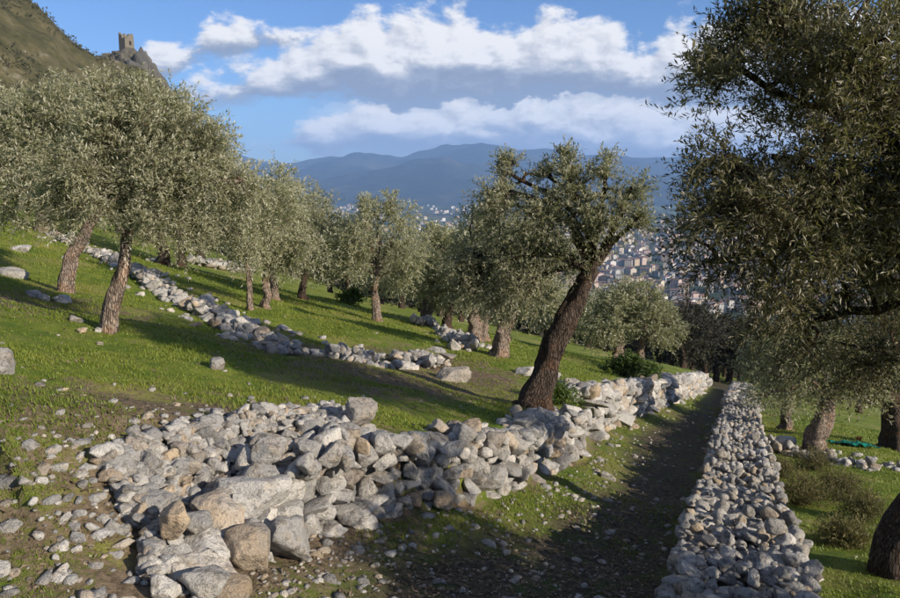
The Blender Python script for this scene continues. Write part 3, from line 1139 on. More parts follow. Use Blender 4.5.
def olive(label, base, trunk, r0, blobs, leaves, seed, depth=None, leafL=0.065, leafW=0.0085, bark=None, leaf=None, group='olive trees of the grove',
          clumps=46, nl=14, tlen=0.34, stems=0.0, limb_to=None, base_xyz=None, spread=0.55, sides=20, fork=0.62, shell=0.45, clump_r=0.28):
    """base: pixel of the foot. trunk: further pixels (u, v, depth offset). blobs: (u, v, ru, rv, depth offset, depth radius factor)"""
    rng = np.random.default_rng(seed)
    bark, leaf = bark or M_BARK, leaf or M_LEAF
    if base_xyz is None:
        p = hit(*base)
        if depth is not None:
            p = at(base[0], base[1], depth)
        p = np.array([p[0], p[1], gz(p[0], p[1])])
    else:
        p = np.array(base_xyz, float)
    y = p[1]
    k = y / F_PX
    root = thing('olive_tree', label, 'tree', tuple(p), group)
    pts = [p + np.array([0, 0, -0.15])] + [at(u, v, y + dy) for u, v, dy in trunk]
    n = 34
    P = resample(pts, n)
    wob = np.stack([fbm(np.linspace(0, 5, n), np.full(n, 3.3), seed + q, 2) for q in range(3)], -1) * r0 * 0.55
    wob[0] = 0
    P = P + wob
    t = np.linspace(0, 1, n)
    rad = r0 * ((1 - t) * 1.0 + t * fork) + r0 * 0.6 * np.exp(-t / 0.06)
    V, Fq = tube(P, rad, sides, 0.17, rng)
    capc = len(V)
    V = np.vstack([V, P[-1:] + (P[-1:] - P[-2:-1]) * 0.5])
    m = n - 1
    tri = np.array([[m * sides + j, m * sides + (j + 1) % sides, capc] for j in range(sides)])
    me = np_mesh('trunk', V - p, [tri, Fq], [bark], None, None, True)
    link('trunk', me, root)
    top = P[-1]
    # crown masses
    E = []
    for (u, v, ru, rv, dy, fd) in blobs:
        c = at(u, v, y + dy)
        kk = (y + dy) / F_PX
        E.append((c, np.array([ru * kk, max(ru, rv) * kk * fd, rv * kk])))
    cc = np.mean([e[0] for e in E], 0)
    vol = np.array([np.prod(e[1]) ** 0.75 for e in E])
    nc = np.maximum(3, (clumps * vol / vol.sum()).astype(int))
    cen, rads = [], []
    # main limbs
    ends = []
    for (c, r), m_ in zip(E, nc):
        tgt = c + rng.normal(0, 0.15, 3) * r - np.array([0, 0, 0.1]) * r
        d0 = unit(P[-1] - P[-4])
        mid = top * 0.55 + tgt * 0.45 + d0 * np.linalg.norm(tgt - top) * 0.18 + rng.normal(0, 0.05, 3)
        L = resample([P[-3], top * 0.8 + mid * 0.2, mid, tgt], 14)
        L[2:] += rng.normal(0, 0.02, (12, 3)) * np.linalg.norm(tgt - top) * 0.5
        rl = r0 * fork * 0.62 * np.linspace(1, 0.28, 14)
        V, Fq = tube(L, rl, 8, 0.10, rng)
        link('limb', np_mesh('limb', V - p, [Fq], [bark], None, None, True), root)
        ends.append(L[4:])
        dv = unit(rng.normal(0, 1, (m_, 3)))
        rr_ = shell + (1 - shell) * rng.random(m_) ** 0.6
        cen.append(c + dv * rr_[:, None] * r * 0.92)
        rads.append(np.full(m_, clump_r * np.mean(r)) * rng.uniform(0.7, 1.3, m_))
    cen, rads = np.concatenate(cen), np.concatenate(rads)
    ends = np.concatenate(ends)
    B = Build()
    # branches from the nearest limb point to each clump
    for c in cen:
        q = ends[np.argmin(((ends - c) ** 2).sum(1) + rng.uniform(0, 0.15, len(ends)))]
        dist = np.linalg.norm(c - q)
        mid = (q + c) / 2 + rng.normal(0, 0.12, 3) * dist + np.array([0, 0, 0.1 * dist])
        L = resample([q, mid, c], 6)
        V, Fq = tube(L, np.linspace(r0 * 0.13, r0 * 0.03, 6), 5)
        B.add(V - p, Fq, 1, 0.3)
    ntw = int(leaves / nl)
    foliage(B, cen - p, rads, ntw, nl, leafL, leafW, rng, tlen, 0.25, cc - p, stems)
    link('crown', B.mesh('crown', [leaf, bark]), root)
    return root


# the near right-hand tree: leaning trunk at the edge, its boughs hang into the picture
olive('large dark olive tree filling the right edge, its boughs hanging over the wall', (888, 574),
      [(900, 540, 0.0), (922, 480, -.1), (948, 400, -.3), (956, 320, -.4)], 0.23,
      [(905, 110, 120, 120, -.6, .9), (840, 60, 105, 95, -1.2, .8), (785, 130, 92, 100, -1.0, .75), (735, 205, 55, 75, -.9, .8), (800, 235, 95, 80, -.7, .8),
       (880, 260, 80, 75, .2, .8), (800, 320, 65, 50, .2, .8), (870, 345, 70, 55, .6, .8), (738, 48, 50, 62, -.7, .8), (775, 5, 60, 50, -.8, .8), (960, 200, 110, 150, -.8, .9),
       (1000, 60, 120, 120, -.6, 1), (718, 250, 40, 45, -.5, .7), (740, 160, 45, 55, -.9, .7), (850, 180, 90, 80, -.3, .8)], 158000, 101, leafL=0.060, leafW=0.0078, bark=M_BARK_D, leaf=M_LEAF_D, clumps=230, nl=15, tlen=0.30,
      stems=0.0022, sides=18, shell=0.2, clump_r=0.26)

# the dark leaning tree on the terrace edge
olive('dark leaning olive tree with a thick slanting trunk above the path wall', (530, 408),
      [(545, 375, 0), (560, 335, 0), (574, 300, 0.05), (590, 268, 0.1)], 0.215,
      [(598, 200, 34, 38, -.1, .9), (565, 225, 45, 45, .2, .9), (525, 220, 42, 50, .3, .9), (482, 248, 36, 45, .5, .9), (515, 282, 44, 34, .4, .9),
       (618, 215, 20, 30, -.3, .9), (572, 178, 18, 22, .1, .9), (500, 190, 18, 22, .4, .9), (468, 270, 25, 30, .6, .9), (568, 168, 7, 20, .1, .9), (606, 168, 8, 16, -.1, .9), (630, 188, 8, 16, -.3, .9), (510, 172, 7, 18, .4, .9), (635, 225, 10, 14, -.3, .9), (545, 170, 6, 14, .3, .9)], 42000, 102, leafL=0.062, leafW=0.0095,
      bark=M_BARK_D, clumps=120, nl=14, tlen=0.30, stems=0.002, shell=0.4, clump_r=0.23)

# two lit trunks on the left
olive('big grey green olive tree with a straight sunlit trunk on the left', (108, 331),
      [(112, 305, 0), (122, 275, 0), (127, 245, .1), (127, 218, .1)], 0.105,
      [(150, 150, 70, 55, .3, .9), (100, 170, 55, 50, .1, .9), (190, 195, 55, 45, .2, .9), (145, 116, 42, 28, .4, .9), (205, 158, 42, 36, .4, .9), (115, 118, 40, 26, .4, .8),
       (70, 205, 35, 30, .2, .9), (238, 178, 20, 26, .2, .9), (165, 225, 42, 24, .0, .9), (120, 92, 20, 14, .5, .9)], 68000, 103,
      leafL=0.06, leafW=0.0092, clumps=150, tlen=0.32, stems=0.002, shell=0.4, clump_r=0.23)
olive('olive tree with a pale leaning trunk behind the straight one', (62, 291),
      [(70, 270, 0), (78, 245, 0), (90, 225, 0), (100, 208, .1)], 0.135,
      [(70, 150, 55, 45, .4, .9), (25, 165, 45, 45, .3, .9), (105, 130, 45, 40, .6, .9), (50, 110, 40, 30, .6, .9), (20, 200, 35, 26, .2, .9), (10, 125, 32, 30, .6, .9),
       (65, 195, 38, 22, -.1, .9)], 40000, 104, leafL=0.08, leafW=0.013, clumps=100, tlen=0.38, shell=0.4, clump_r=0.23)
olive('shaded olive tree at the far left edge behind the rocks', (42, 235), [(43, 222, 0), (44, 210, 0)], 0.30,
      [(35, 150, 45, 45, 0, .9), (0, 170, 40, 40, 0, .9), (-30, 140, 45, 45, 0, .9), (15, 120, 35, 25, 0, .9), (60, 180, 30, 25, 0, .9)], 22000, 105, depth=27, leafL=0.11, leafW=0.018,
      clumps=70, tlen=0.5, nl=12)
olive('olive tree with a dark trunk behind the long low wall', (163, 268), [(163, 250, 0), (160, 232, 0)], 0.22,
      [(160, 195, 45, 35, 0, .9), (195, 215, 35, 28, 0, .9), (125, 200, 35, 30, 0, .9), (175, 165, 35, 30, 0, .9)], 18000, 106, depth=27, leafL=0.11, leafW=0.018, clumps=60, tlen=0.5, nl=12, bark=M_BARK_D)
olive('olive tree with a short dark trunk in the second row', (180, 266), [(180, 252, 0), (184, 238, 0)], 0.2,
      [(195, 205, 42, 34, 0, .9), (225, 215, 30, 28, 0, .9), (205, 170, 35, 30, 0, .9)], 15000, 107, depth=30, leafL=0.12, leafW=0.019, clumps=55, tlen=0.5, nl=12, bark=M_BARK_D)
olive('slim olive tree with a thin forking trunk above the low wall', (249, 310), [(249, 285, 0), (247, 262, 0), (252, 245, 0)], 0.075,
      [(240, 215, 36, 34, 0, .9), (262, 195, 30, 30, 0.2, .9), (215, 225, 26, 26, 0, .9), (245, 245, 30, 16, 0, .9)], 16000, 108, leafL=0.09, leafW=0.014, clumps=60, tlen=0.4)
olive('olive tree with a straight pale trunk beside the slim tree', (265, 308), [(266, 290, 0), (267, 270, 0)], 0.12,
      [(275, 225, 32, 32, .2, .9), (300, 240, 28, 26, .2, .9), (270, 255, 32, 16, 0, .9), (285, 200, 25, 22, .2, .9)], 15000, 109, leafL=0.09, leafW=0.014, clumps=60, tlen=0.4)
olive('olive tree with a brown trunk just behind the straight pale one', (276, 300), [(274, 285, 0), (272, 268, 0)], 0.14,
      [(290, 215, 34, 30, .4, .9), (320, 235, 26, 26, .2, .9), (305, 262, 26, 15, 0, .9)], 14000, 110, leafL=0.10, leafW=0.016, clumps=55, tlen=0.42)
olive('olive tree with a dark stump like trunk at mid slope', (303, 299), [(303, 290, 0), (304, 278, 0)], 0.16,
      [(305, 235, 30, 34, .0, .9), (330, 245, 22, 26, .2, .9), (285, 240, 22, 26, .2, .9), (318, 215, 20, 20, 0, .9)], 13000, 111, leafL=0.12, leafW=0.019, clumps=55, tlen=0.5, bark=M_BARK_D)
olive('rounded olive tree standing alone in the middle of the slope', (376, 321), [(376, 305, 0), (375, 292, 0), (376, 280, 0)], 0.15,
      [(378, 245, 38, 38, 0, .9), (353, 240, 25, 30, 0, .9), (404, 248, 25, 30, 0, .9), (375, 212, 20, 18, 0, .9), (400, 225, 16, 18, 0, .9), (345, 265, 16, 18, 0, .9), (405, 272, 16, 14, 0, .9),
       (362, 203, 9, 10, 0, .9), (392, 204, 8, 9, 0, .9)],
      32000, 112, leafL=0.085, leafW=0.0135, clumps=110, tlen=0.36, clump_r=0.3)
olive('olive tree with a brown trunk right of the rounded tree', (427, 321), [(427, 312, 0), (428, 300, 0)], 0.24,
      [(425, 275, 24, 22, 0, .9), (440, 255, 24, 26, 0, .9), (450, 285, 20, 18, 0, .9)], 14000, 113, leafL=0.13, leafW=0.02, clumps=55, tlen=0.5, depth=28)
olive('olive tree with a dark trunk in the middle row', (447, 323), [(448, 312, 0), (449, 300, 0)], 0.2,
      [(455, 260, 26, 28, 0, .9), (440, 285, 20, 18, 0, .9), (470, 280, 20, 20, 0, .9)], 13000, 114, leafL=0.13, leafW=0.02, clumps=55, tlen=0.5, depth=29, bark=M_BARK_D)
olive('olive tree with a double dark brown trunk near the stone row', (474, 335), [(474, 322, 0), (472, 310, 0)], 0.26,
      [(475, 250, 28, 34, 0, .9), (495, 225, 24, 28, 0, .9), (470, 290, 26, 18, 0, .9), (490, 285, 20, 16, 0, .9), (505, 200, 16, 18, 0, .9)], 16000, 115, leafL=0.12, leafW=0.019, clumps=60, tlen=0.45, depth=25)
olive('olive tree with a knotted trunk beside the double one', (484, 334), [(484, 322, 0), (486, 310, 0)], 0.2,
      [(500, 275, 24, 26, 0, .9), (520, 260, 26, 28, 0, .9)], 10000, 116, leafL=0.12, leafW=0.019, clumps=45, tlen=0.45, depth=26)
olive('olive tree with a lit flared trunk splitting at its foot', (498, 356), [(502, 340, 0), (506, 328, 0), (512, 312, 0)], 0.20,
      [(520, 285, 34, 26, 0, .9), (545, 265, 28, 28, .2, .9), (500, 290, 26, 20, 0, .9), (540, 235, 26, 26, .3, .9)], 18000, 117, leafL=0.09, leafW=0.0145, clumps=70, tlen=0.4)
olive('olive tree with a bent dark trunk in the far pair beside the path', (620, 364), [(618, 352, 0), (622, 340, 0)], 0.26,
      [(615, 315, 28, 22, 0, .9), (600, 325, 20, 16, 0, .9), (632, 300, 22, 18, 0, .9)], 13000, 118, leafL=0.13, leafW=0.021, clumps=60, tlen=0.45, bark=M_BARK)
olive('olive tree with a lit slim trunk in the far pair beside the path', (641, 367), [(641, 352, 0), (643, 338, 0)], 0.17,
      [(645, 318, 30, 22, 0, .9), (665, 325, 18, 18, 0, .9), (640, 298, 22, 14, 0, .9), (668, 335, 14, 10, 0, .9)], 14000, 119, leafL=0.12, leafW=0.019, clumps=60, tlen=0.42)
olive('olive tree with a red brown sunlit trunk behind the right wall', (813, 452), [(817, 432, 0), (824, 410, 0), (828, 395, 0)], 0.25,
      [(825, 370, 45, 30, 0, .9), (785, 375, 32, 28, 0, .9), (860, 375, 40, 28, 0.2, .9), (800, 345, 40, 25, .2, .9), (765, 395, 16, 14, -.1, .9)], 22000, 120, leafL=0.085, leafW=0.0135, clumps=90, tlen=0.38)
olive('olive tree with a thin dark trunk down the slope behind the right wall', (785, 430), [(787, 412, 0), (790, 395, 0)], 0.2,
      [(780, 375, 32, 24, 0, .9), (760, 368, 20, 18, 0, .9), (805, 360, 30, 25, 0, .9), (770, 350, 20, 14, 0, .9)], 15000, 121, leafL=0.1, leafW=0.016, clumps=70, tlen=0.4)
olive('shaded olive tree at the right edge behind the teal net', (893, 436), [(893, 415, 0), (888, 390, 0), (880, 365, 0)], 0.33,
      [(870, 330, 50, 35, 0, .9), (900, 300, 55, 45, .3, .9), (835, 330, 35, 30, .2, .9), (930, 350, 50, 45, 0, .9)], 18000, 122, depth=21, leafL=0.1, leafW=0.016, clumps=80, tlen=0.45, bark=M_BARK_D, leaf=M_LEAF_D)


def dup(root, loc, rotz, scale, label):
    r = root.copy()
    COL.objects.link(r)
    r.location = loc
    r.rotation_euler = (0, 0, rotz)
    r.scale = (scale,) * 3
    r['label'] = label
    for ch in list(root.children):
        c = ch.copy()
        COL.objects.link(c)
        c.parent = r
    return r


TREES = [o for o in SC.objects if o.name.startswith('olive_tree')]
BIG = next(o for o in TREES if 'straight sunlit trunk' in o['label'])
SLIM = next(o for o in TREES if 'thin forking trunk' in o['label'])
# the grove goes on uphill behind and to the right of the camera: these shade the path
for (x, y, rz, sc, lab) in [(5.0, 2.6, 0.4, 0.95, 'olive tree just outside the picture to the right')]:
    dup(SLIM, (x, y, gz(x, y)), rz, sc, lab)


# ------------------------------------------------------------------ shrubs
def shrub(name, label, cat, base, wpx, hpx, leaf, leaves, seed, leafL, leafW, up=0.5, group='shrubs on the slope', tlen=0.25):
    r = np.random.default_rng(seed)
    p = hit(*base)
    p[2] = gz(p[0], p[1])
    k = p[1] / F_PX
    w, h = wpx * k / 2, hpx * k
    root = thing(name, label, cat, tuple(p), group)
    n = 26
    cen = np.stack([r.normal(0, 0.42, n) * w, r.normal(0, 0.42, n) * w, r.uniform(0.12, 0.85, n) * h], -1)
    cen[:, 2] *= np.exp(-(cen[:, 0] ** 2 + cen[:, 1] ** 2) / (w * w) * 0.6)
    B = Build()
    for c in cen:
        L = resample([np.array([c[0] * .2, c[1] * .2, -0.03]), c * np.array([.6, .6, .6]), c], 5)
        V, Fq = tube(L, np.linspace(0.010, 0.003, 5), 4)
        B.add(V, Fq, 0)
    link('stem', B.mesh('stem', [M_BARK_D]), root)
    B = Build()
    foliage(B, cen, np.full(n, 0.32 * w), leaves // 10, 10, leafL, leafW, r, tlen, 0.1, np.array([0, 0, -h * .3]), 0.0015, up)
    link('foliage', B.mesh('foliage', [leaf, M_BARK_D]), root)


shrub('shrub', 'round bright green shrub under the far pair of trees', 'shrub', (628, 377), 34, 18, M_SHRUB, 5000, 1, 0.10, 0.02)
shrub('shrub', 'small green shrub beside the slim far trunk', 'shrub', (648, 378), 20, 12, M_SHRUB, 2500, 2, 0.10, 0.02)
for i, (u, v, w, h, lab) in enumerate([(800, 505, 60, 40, 'dry olive brown scrub bush against the right wall'),
                                       (838, 500, 60, 42, 'wide dry scrub bush right of the wall in mid bank'),
                                       (815, 470, 44, 24, 'low dry bush at the foot of the sunlit brown trunk'),
                                       (862, 520, 50, 34, 'dry scrub bush near the dark edge trunk'),
                                       (780, 478, 34, 24, 'small dry bush touching the stepped part of the right wall'),
                                       (845, 545, 44, 28, 'low tangled dry bush at the lower end of the bank')]):
    shrub('dry_bush', lab, 'bush', (u, v), w * .8, h * .68, M_DRY, 4200, 30 + i, 0.045, 0.006, 0.45, 'dry bushes on the right bank', 0.22)
shrub('weed_clump', 'yellowish weeds at the foot of the white wall end', 'weeds', (606, 446), 26, 22, M_DRY, 2600, 50, 0.06, 0.009, 0.7, None, 0.2) if False else None
shrub('shrub', 'green leafy weed clump at the foot of the leaning trunk', 'shrub', (556, 403), 30, 14, M_SHRUB, 2500, 51, 0.06, 0.012)
shrub('shrub', 'dark low bush behind the rounded tree', 'shrub', (352, 305), 26, 14, M_SHRUB, 2200, 52, 0.12, 0.03)

# ------------------------------------------------------------------ harvest net
def harvest_net():
    p = hit(853, 446)
    nx, ny = 46, 18
    X, Y = np.meshgrid(np.linspace(-0.55, 0.55, nx), np.linspace(-0.42, 0.42, ny))
    X = X + 0.05 * fbm(X * 6, Y * 6, 2, 3)
    Y = Y * (1 + 0.4 * fbm(X * 3, Y, 8, 2)) + 0.12 * fbm(X * 3, Y * 3, 4, 3)
    Z = ground(p[0] + X, p[1] + Y) + 0.05 + 0.14 * np.abs(fbm(X * 5, Y * 5, 6, 4)) + 0.03 * fbm(X * 16, Y * 16, 7, 2)
    V = np.stack([X, Y, Z - p[2]], -1).reshape(-1, 3)
    i = np.arange(ny - 1)[:, None] * nx
    j = np.arange(nx - 1)[None]
    Fq = np.stack([i + j, i + j + 1, i + nx + j + 1, i + nx + j], -1).reshape(-1, 4)
    link('harvest_net', np_mesh('harvest_net', V, [Fq], [flat_mat('teal_net', (0.005, 0.17, 0.12), 0.6)], None, None, True), None, tuple(p),
         label='crumpled teal harvest net lying on the grass under the right trees', category='net')
    q = hit(859, 440)
    V, Fc = SH_MD[3]
    V = V * np.array([.09, .07, .05]) * (1 + 0.25 * fbm(V[:, 0] * 3, V[:, 1] * 3 + V[:, 2], 5, 3))[:, None]
    link('folded_cloth', np_mesh('folded_cloth', V, [Fc], [flat_mat('orange_cloth', (0.45, 0.12, 0.02), 0.7)], None, None, True), None,
         (q[0], q[1], gz(q[0], q[1]) + 0.05), label='small orange bundle lying beside the teal net', category='cloth')


harvest_net()

# ------------------------------------------------------------------ ruined tower on its crag
def tower():
    D = 380.0
    c = at(127, 52, D)
    k = D / F_PX
    M_T = mat_stone('tower_masonry', (0.17, 0.15, 0.115), (0.13, 0.118, 0.095), (0.18, 0.145, 0.09), 0.3, 0.4)
    root = thing('ruined_tower', 'small square ruined stone tower on the crag at the upper left', 'tower', (c[0], c[1], c[2] - 4))
    root.rotation_euler = (0, 0, R(62))
    w, d, h = 2.6, 2.1, 13.0
    bm = bmesh.new()
    n = 7
    tops = {}
    rg_ = np.random.default_rng(4)
    # four walls with a broken top edge
    cs = [(-w, -d), (w, -d), (w, d), (-w, d)]
    ring = []
    for a in range(4):
        for q in range(n):
            t = q / n
            x = cs[a][0] * (1 - t) + cs[(a + 1) % 4][0] * t
            y = cs[a][1] * (1 - t) + cs[(a + 1) % 4][1] * t
            ring.append((x, y))
    lo = [bm.verts.new((x * 1.08, y * 1.08, -3)) for x, y in ring]
    hi = [bm.verts.new((x, y, h * (0.86 + 0.14 * float(rg_.random()) - (0.18 if x < -w * .3 and y < 0 else 0)))) for x, y in ring]
    li = [bm.verts.new((x * .72, y * .66, v.co.z - .1)) for (x, y), v in zip(ring, hi)]
    lb = [bm.verts.new((x * .72, y * .66, h * 0.6)) for (x, y) in ring]
    N = len(ring)
    for i in range(N):
        j = (i + 1) % N
        bm.faces.new((lo[i], lo[j], hi[j], hi[i]))
        bm.faces.new((hi[i], hi[j], li[j], li[i]))
        bm.faces.new((li[i], li[j], lb[j], lb[i]))
    bm.faces.new(lb)
    me = bpy.data.meshes.new('wall')
    bm.to_mesh(me)
    bm.free()
    me.materials.append(M_T)
    link('wall', me, root)
    dk = flat_mat('tower_opening', (0.02, 0.018, 0.015))
    for (x, y, z, sx, sy, sz) in ((0.4, -d - .02, 8.0, .55, .25, .9), (w + .02, .3, 7.2, .25, .5, .9), (0.4, -d - .05, 3.4, .5, .25, .8)):
        bm = bmesh.new()
        bmesh.ops.create_cube(bm, size=2.0, matrix=Matrix.Translation((x, y, z)) @ Matrix.Diagonal((sx, sy, sz, 1)))
        bmesh.ops.bevel(bm, geom=bm.edges[:], offset=0.06, segments=1, affect='EDGES')
        me = bpy.data.meshes.new('window')
        bm.to_mesh(me)
        bm.free()
        me.materials.append(dk)
        link('window', me, root)
    # the crag
    cr = thing('rock_crag', 'dark jagged rock crag carrying the ruined tower', 'crag', tuple(at(138, 90, D)))
    base = np.array(cr.location[:])
    rg2 = np.random.default_rng(12)
    for (u, v, ru, rv, dd) in ((128, 66, 12, 14, 0), (118, 68, 11, 12, -4), (140, 70, 10, 18, -3), (147, 82, 12, 16, -6), (157, 92, 12, 16, -8), (134, 90, 18, 22, -12), (115, 88, 14, 18, -12),
                               (165, 108, 14, 18, -10), (104, 68, 9, 8, 0), (122, 108, 22, 22, -16), (150, 116, 20, 20, -16), (110, 60, 5, 6, -2), (145, 62, 5, 8, -1), (178, 120, 12, 14, -8)):
        V, Fc = rock_shape(rg2, 4, 14, 0.10, 0.3)
        p = at(u, v, D + dd)
        V = V * np.array([ru * k * 1.25, ru * k * 1.1, rv * k * 1.15])
        V += unit(V) * (1.6 * np.abs(fbm(V[:, 0] / 3 + V[:, 1] / 4, V[:, 2] / 6, int(rg2.integers(999)), 4)))[:, None]
        link('rock', np_mesh('rock', V + p - base, [Fc], [M_CRAG], None, None, False), cr)


tower()

# scrub bushes dotted over the hill: one mass
def hill_scrub():
    r = np.random.default_rng(66)
    hill = next(o for o in SC.objects if o.name.startswith('hill'))
    n = len(hill.data.vertices)
    co = np.empty(n * 3)
    hill.data.vertices.foreach_get('co', co)
    co = co.reshape(-1, 3)
    dens_ = fbm(co[:, 0] / 22, co[:, 1] / 22, 8, 4)
    az_ = np.arctan2(co[:, 0], co[:, 1])
    ok = np.nonzero((dens_ > -0.12) & (co[:, 2] > 10) & (az_ > azel(-120, 0)[0]) & (az_ < azel(200, 0)[0]))[0]
    idx = r.choice(ok, 1500)
    B = Build()
    C = co[idx] + r.normal(0, 1.6, (1500, 3)) * np.array([1, 1, .1])
    foliage(B, C, r.uniform(0.5, 1.7, 1500), 1500 * 5, 6, 0.7, 0.26, r, 1.0, 0.1, None, 0, 0.3)
    link('hill_scrub', B.mesh('hill_scrub', [M_SCRUB, M_BARK_D]), None, kind='stuff', label='dark scrub dotted over the hill below the tower', category='scrub')


hill_scrub()

# ------------------------------------------------------------------ trees further down and the woods below
FARTREE = []


def far_tree_meshes():
    for sd in range(3):
        r = np.random.default_rng(900 + sd)
        P = resample([np.array([0, 0, -.3]), np.array([r.normal(0, .1), r.normal(0, .1), 1.0]), np.array([r.normal(0, .2), r.normal(0, .2), 2.4])], 8)
        V, Fq = tube(P, np.linspace(0.26, 0.14, 8), 8, 0.12, r)
        tr = np_mesh('trunk', V, [Fq], [M_BARK_D], None, None, True)
        n = 44
        d = unit(r.normal(0, 1, (n, 3)))
        C = np.array([0, 0, 3.3]) + d * (r.random((n, 1)) ** .5) * np.array([2.1, 2.1, 1.7])
        B = Build()
        for c in C[:20]:
            V, Fq = tube(resample([P[-1], (P[-1] + c) / 2 + np.array([0, 0, .2]), c], 5), np.linspace(.08, .02, 5), 4)
            B.add(V, Fq, 1)
        foliage(B, C, np.full(n, 0.75), 700, 10, 0.22, 0.045, r, 0.6, 0.2, np.array([0, 0, 3.0]))
        FARTREE.append((tr, B))


far_tree_meshes()
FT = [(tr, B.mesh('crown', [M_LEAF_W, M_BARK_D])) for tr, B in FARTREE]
FTL = [(tr, B.mesh('crown', [M_LEAF, M_BARK_D])) for tr, B in FARTREE]
r_ = np.random.default_rng(303)
k = 0
FAR = [(688, 58, 1.1, 1), (700, 64, 1.2, 1), (712, 70, 1.3, 1), (724, 66, 1.2, 1), (736, 74, 1.3, 1), (748, 64, 1.1, 1), (760, 76, 1.3, 1), (678, 72, 1.2, 1), (664, 80, 1.3, 1),
                        (772, 70, 1.2, 1), (648, 88, 1.2, 1), (790, 80, 1.3, 1), (706, 84, 1.3, 1), (732, 90, 1.4, 1), (815, 72, 1.2, 1), (845, 66, 1.2, 1), (875, 60, 1.2, 1), (905, 70, 1.2, 1),
                        (590, 52, .95, 0), (570, 60, 1.0, 0), (548, 56, .9, 0), (610, 62, 1.0, 0), (400, 55, .9, 0), (420, 62, 1.0, 0), (346, 50, .9, 0), (330, 58, 1.0, 0), (440, 50, .9, 0), (460, 58, 1.0, 0),
                        (380, 66, 1.0, 0), (270, 48, 1.0, 0), (230, 52, 1.1, 0), (200, 46, 1.0, 0), (120, 45, 1.1, 0), (80, 50, 1.2, 0), (25, 45, 1.1, 0), (-20, 40, 1.1, 0), (150, 60, 1.2, 0)]
ORD = ('first second third fourth fifth sixth seventh eighth ninth tenth eleventh twelfth thirteenth fourteenth fifteenth sixteenth '
       'seventeenth eighteenth nineteenth twentieth').split()
for (u, y, s, dark) in FAR:
    x = (u - U0) / F_PX * y
    loc = (x, y, gz(x, y))
    side = 'dark wood at the end of the path' if dark else 'grove further down the slope'
    rank = sorted(q[0] for q in FAR if q[3] == dark).index(u)
    word = ORD[rank] + (' dim dense tree from the left in the dark wood beyond the path' if dark else ' back row olive tree from the left in the grove')
    lab = word
    root = thing('tree' if dark else 'olive_tree', lab, 'tree', loc, 'trees of the dark wood' if dark else 'back row olive trees')
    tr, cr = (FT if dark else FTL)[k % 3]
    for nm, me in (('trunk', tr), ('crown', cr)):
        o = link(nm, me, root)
    root.rotation_euler = (0, 0, float(r_.uniform(0, 6.28)))
    root.scale = (s * float(r_.uniform(.9, 1.15)), s * float(r_.uniform(.9, 1.15)), s * float(r_.uniform(.85, 1.1)))
    k += 1


def woods():
    r = np.random.default_rng(71)
    n = 2600
    y = 95 * np.exp(r.random(n) * math.log(760 / 95))
    x = y * r.uniform(-0.5, 0.75, n)
    ok = fbm(x / 60, y / 60, 14, 3) > -0.12 - 0.25 * (y < 250)
    x, y = x[ok], y[ok]
    z = ground(x, y)
    B = Build()
    h = r.uniform(2.2, 4.5, len(x)) * (0.8 + 0.0006 * y)
    C = np.stack([x, y, z + h * 0.8], -1)
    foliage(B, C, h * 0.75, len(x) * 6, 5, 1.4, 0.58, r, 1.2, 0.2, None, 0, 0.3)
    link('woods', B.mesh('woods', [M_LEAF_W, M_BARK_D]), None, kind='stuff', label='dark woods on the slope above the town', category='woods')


woods()

# ------------------------------------------------------------------ the town in the valley
HW = {'cream': (0.46, 0.41, 0.34), 'white': (0.58, 0.56, 0.53), 'ochre': (0.42, 0.34, 0.24), 'pink': (0.42, 0.33, 0.29), 'grey': (0.34, 0.335, 0.32)}  # plaster colours greyed to imitate haze over the town
HR = {'red': (0.19, 0.115, 0.085), 'brown': (0.16, 0.115, 0.09), 'grey': (0.19, 0.185, 0.18)}  # roof colours desaturated too, haze painted in
HWM = {k: flat_mat('plaster_' + k, v) for k, v in HW.items()}
HRM = {k: flat_mat('roof_' + k, v) for k, v in HR.items()}


def house_arrays(w, d, h, rh):
    V = np.array([(-w, -d, -4), (w, -d, -4), (w, d, -4), (-w, d, -4), (-w, -d, h), (w, -d, h), (w, d, h), (-w, d, h), (-w, 0, h + rh), (w, 0, h + rh),
                  (-w - .5, -d - .5, h - .1), (w + .5, -d - .5, h - .1), (w + .5, d + .5, h - .1), (-w - .5, d + .5, h - .1), (-w - .5, 0, h + rh + .15), (w + .5, 0, h + rh + .15)], float)
    quads = np.array([(0, 1, 5, 4), (1, 2, 6, 5), (2, 3, 7, 6), (3, 0, 4, 7), (10, 11, 15, 14), (12, 13, 14, 15)])
    tris = np.array([(4, 8, 7), (5, 6, 9)])
    qm = [0, 0, 0, 0, 1, 1]
    # windows as recessed looking dark panes set proud of the wall
    wv, wf = [], []
    for fl in range(int(h // 3)):
        for sx in (-.6, 0, .6):
            for sg in (-1, 1):
                x, z, y = sx * w, 1.2 + 3 * fl, sg * (d + .04)
                b0 = 16 + len(wv)
                wv += [(x - .6, y, z), (x + .6, y, z), (x + .6, y, z + 1.5), (x - .6, y, z + 1.5)]
                wf.append((b0, b0 + 1, b0 + 2, b0 + 3) if sg < 0 else (b0 + 3, b0 + 2, b0 + 1, b0))
    V = np.vstack([V, np.array(wv)]) if wv else V
    if wf:
        quads = np.vstack([quads, np.array(wf)])
        qm = qm + [2] * len(wf)
    return V, tris, quads, qm


M_PANE = flat_mat('dark_pane', (0.03, 0.03, 0.035), 0.3)


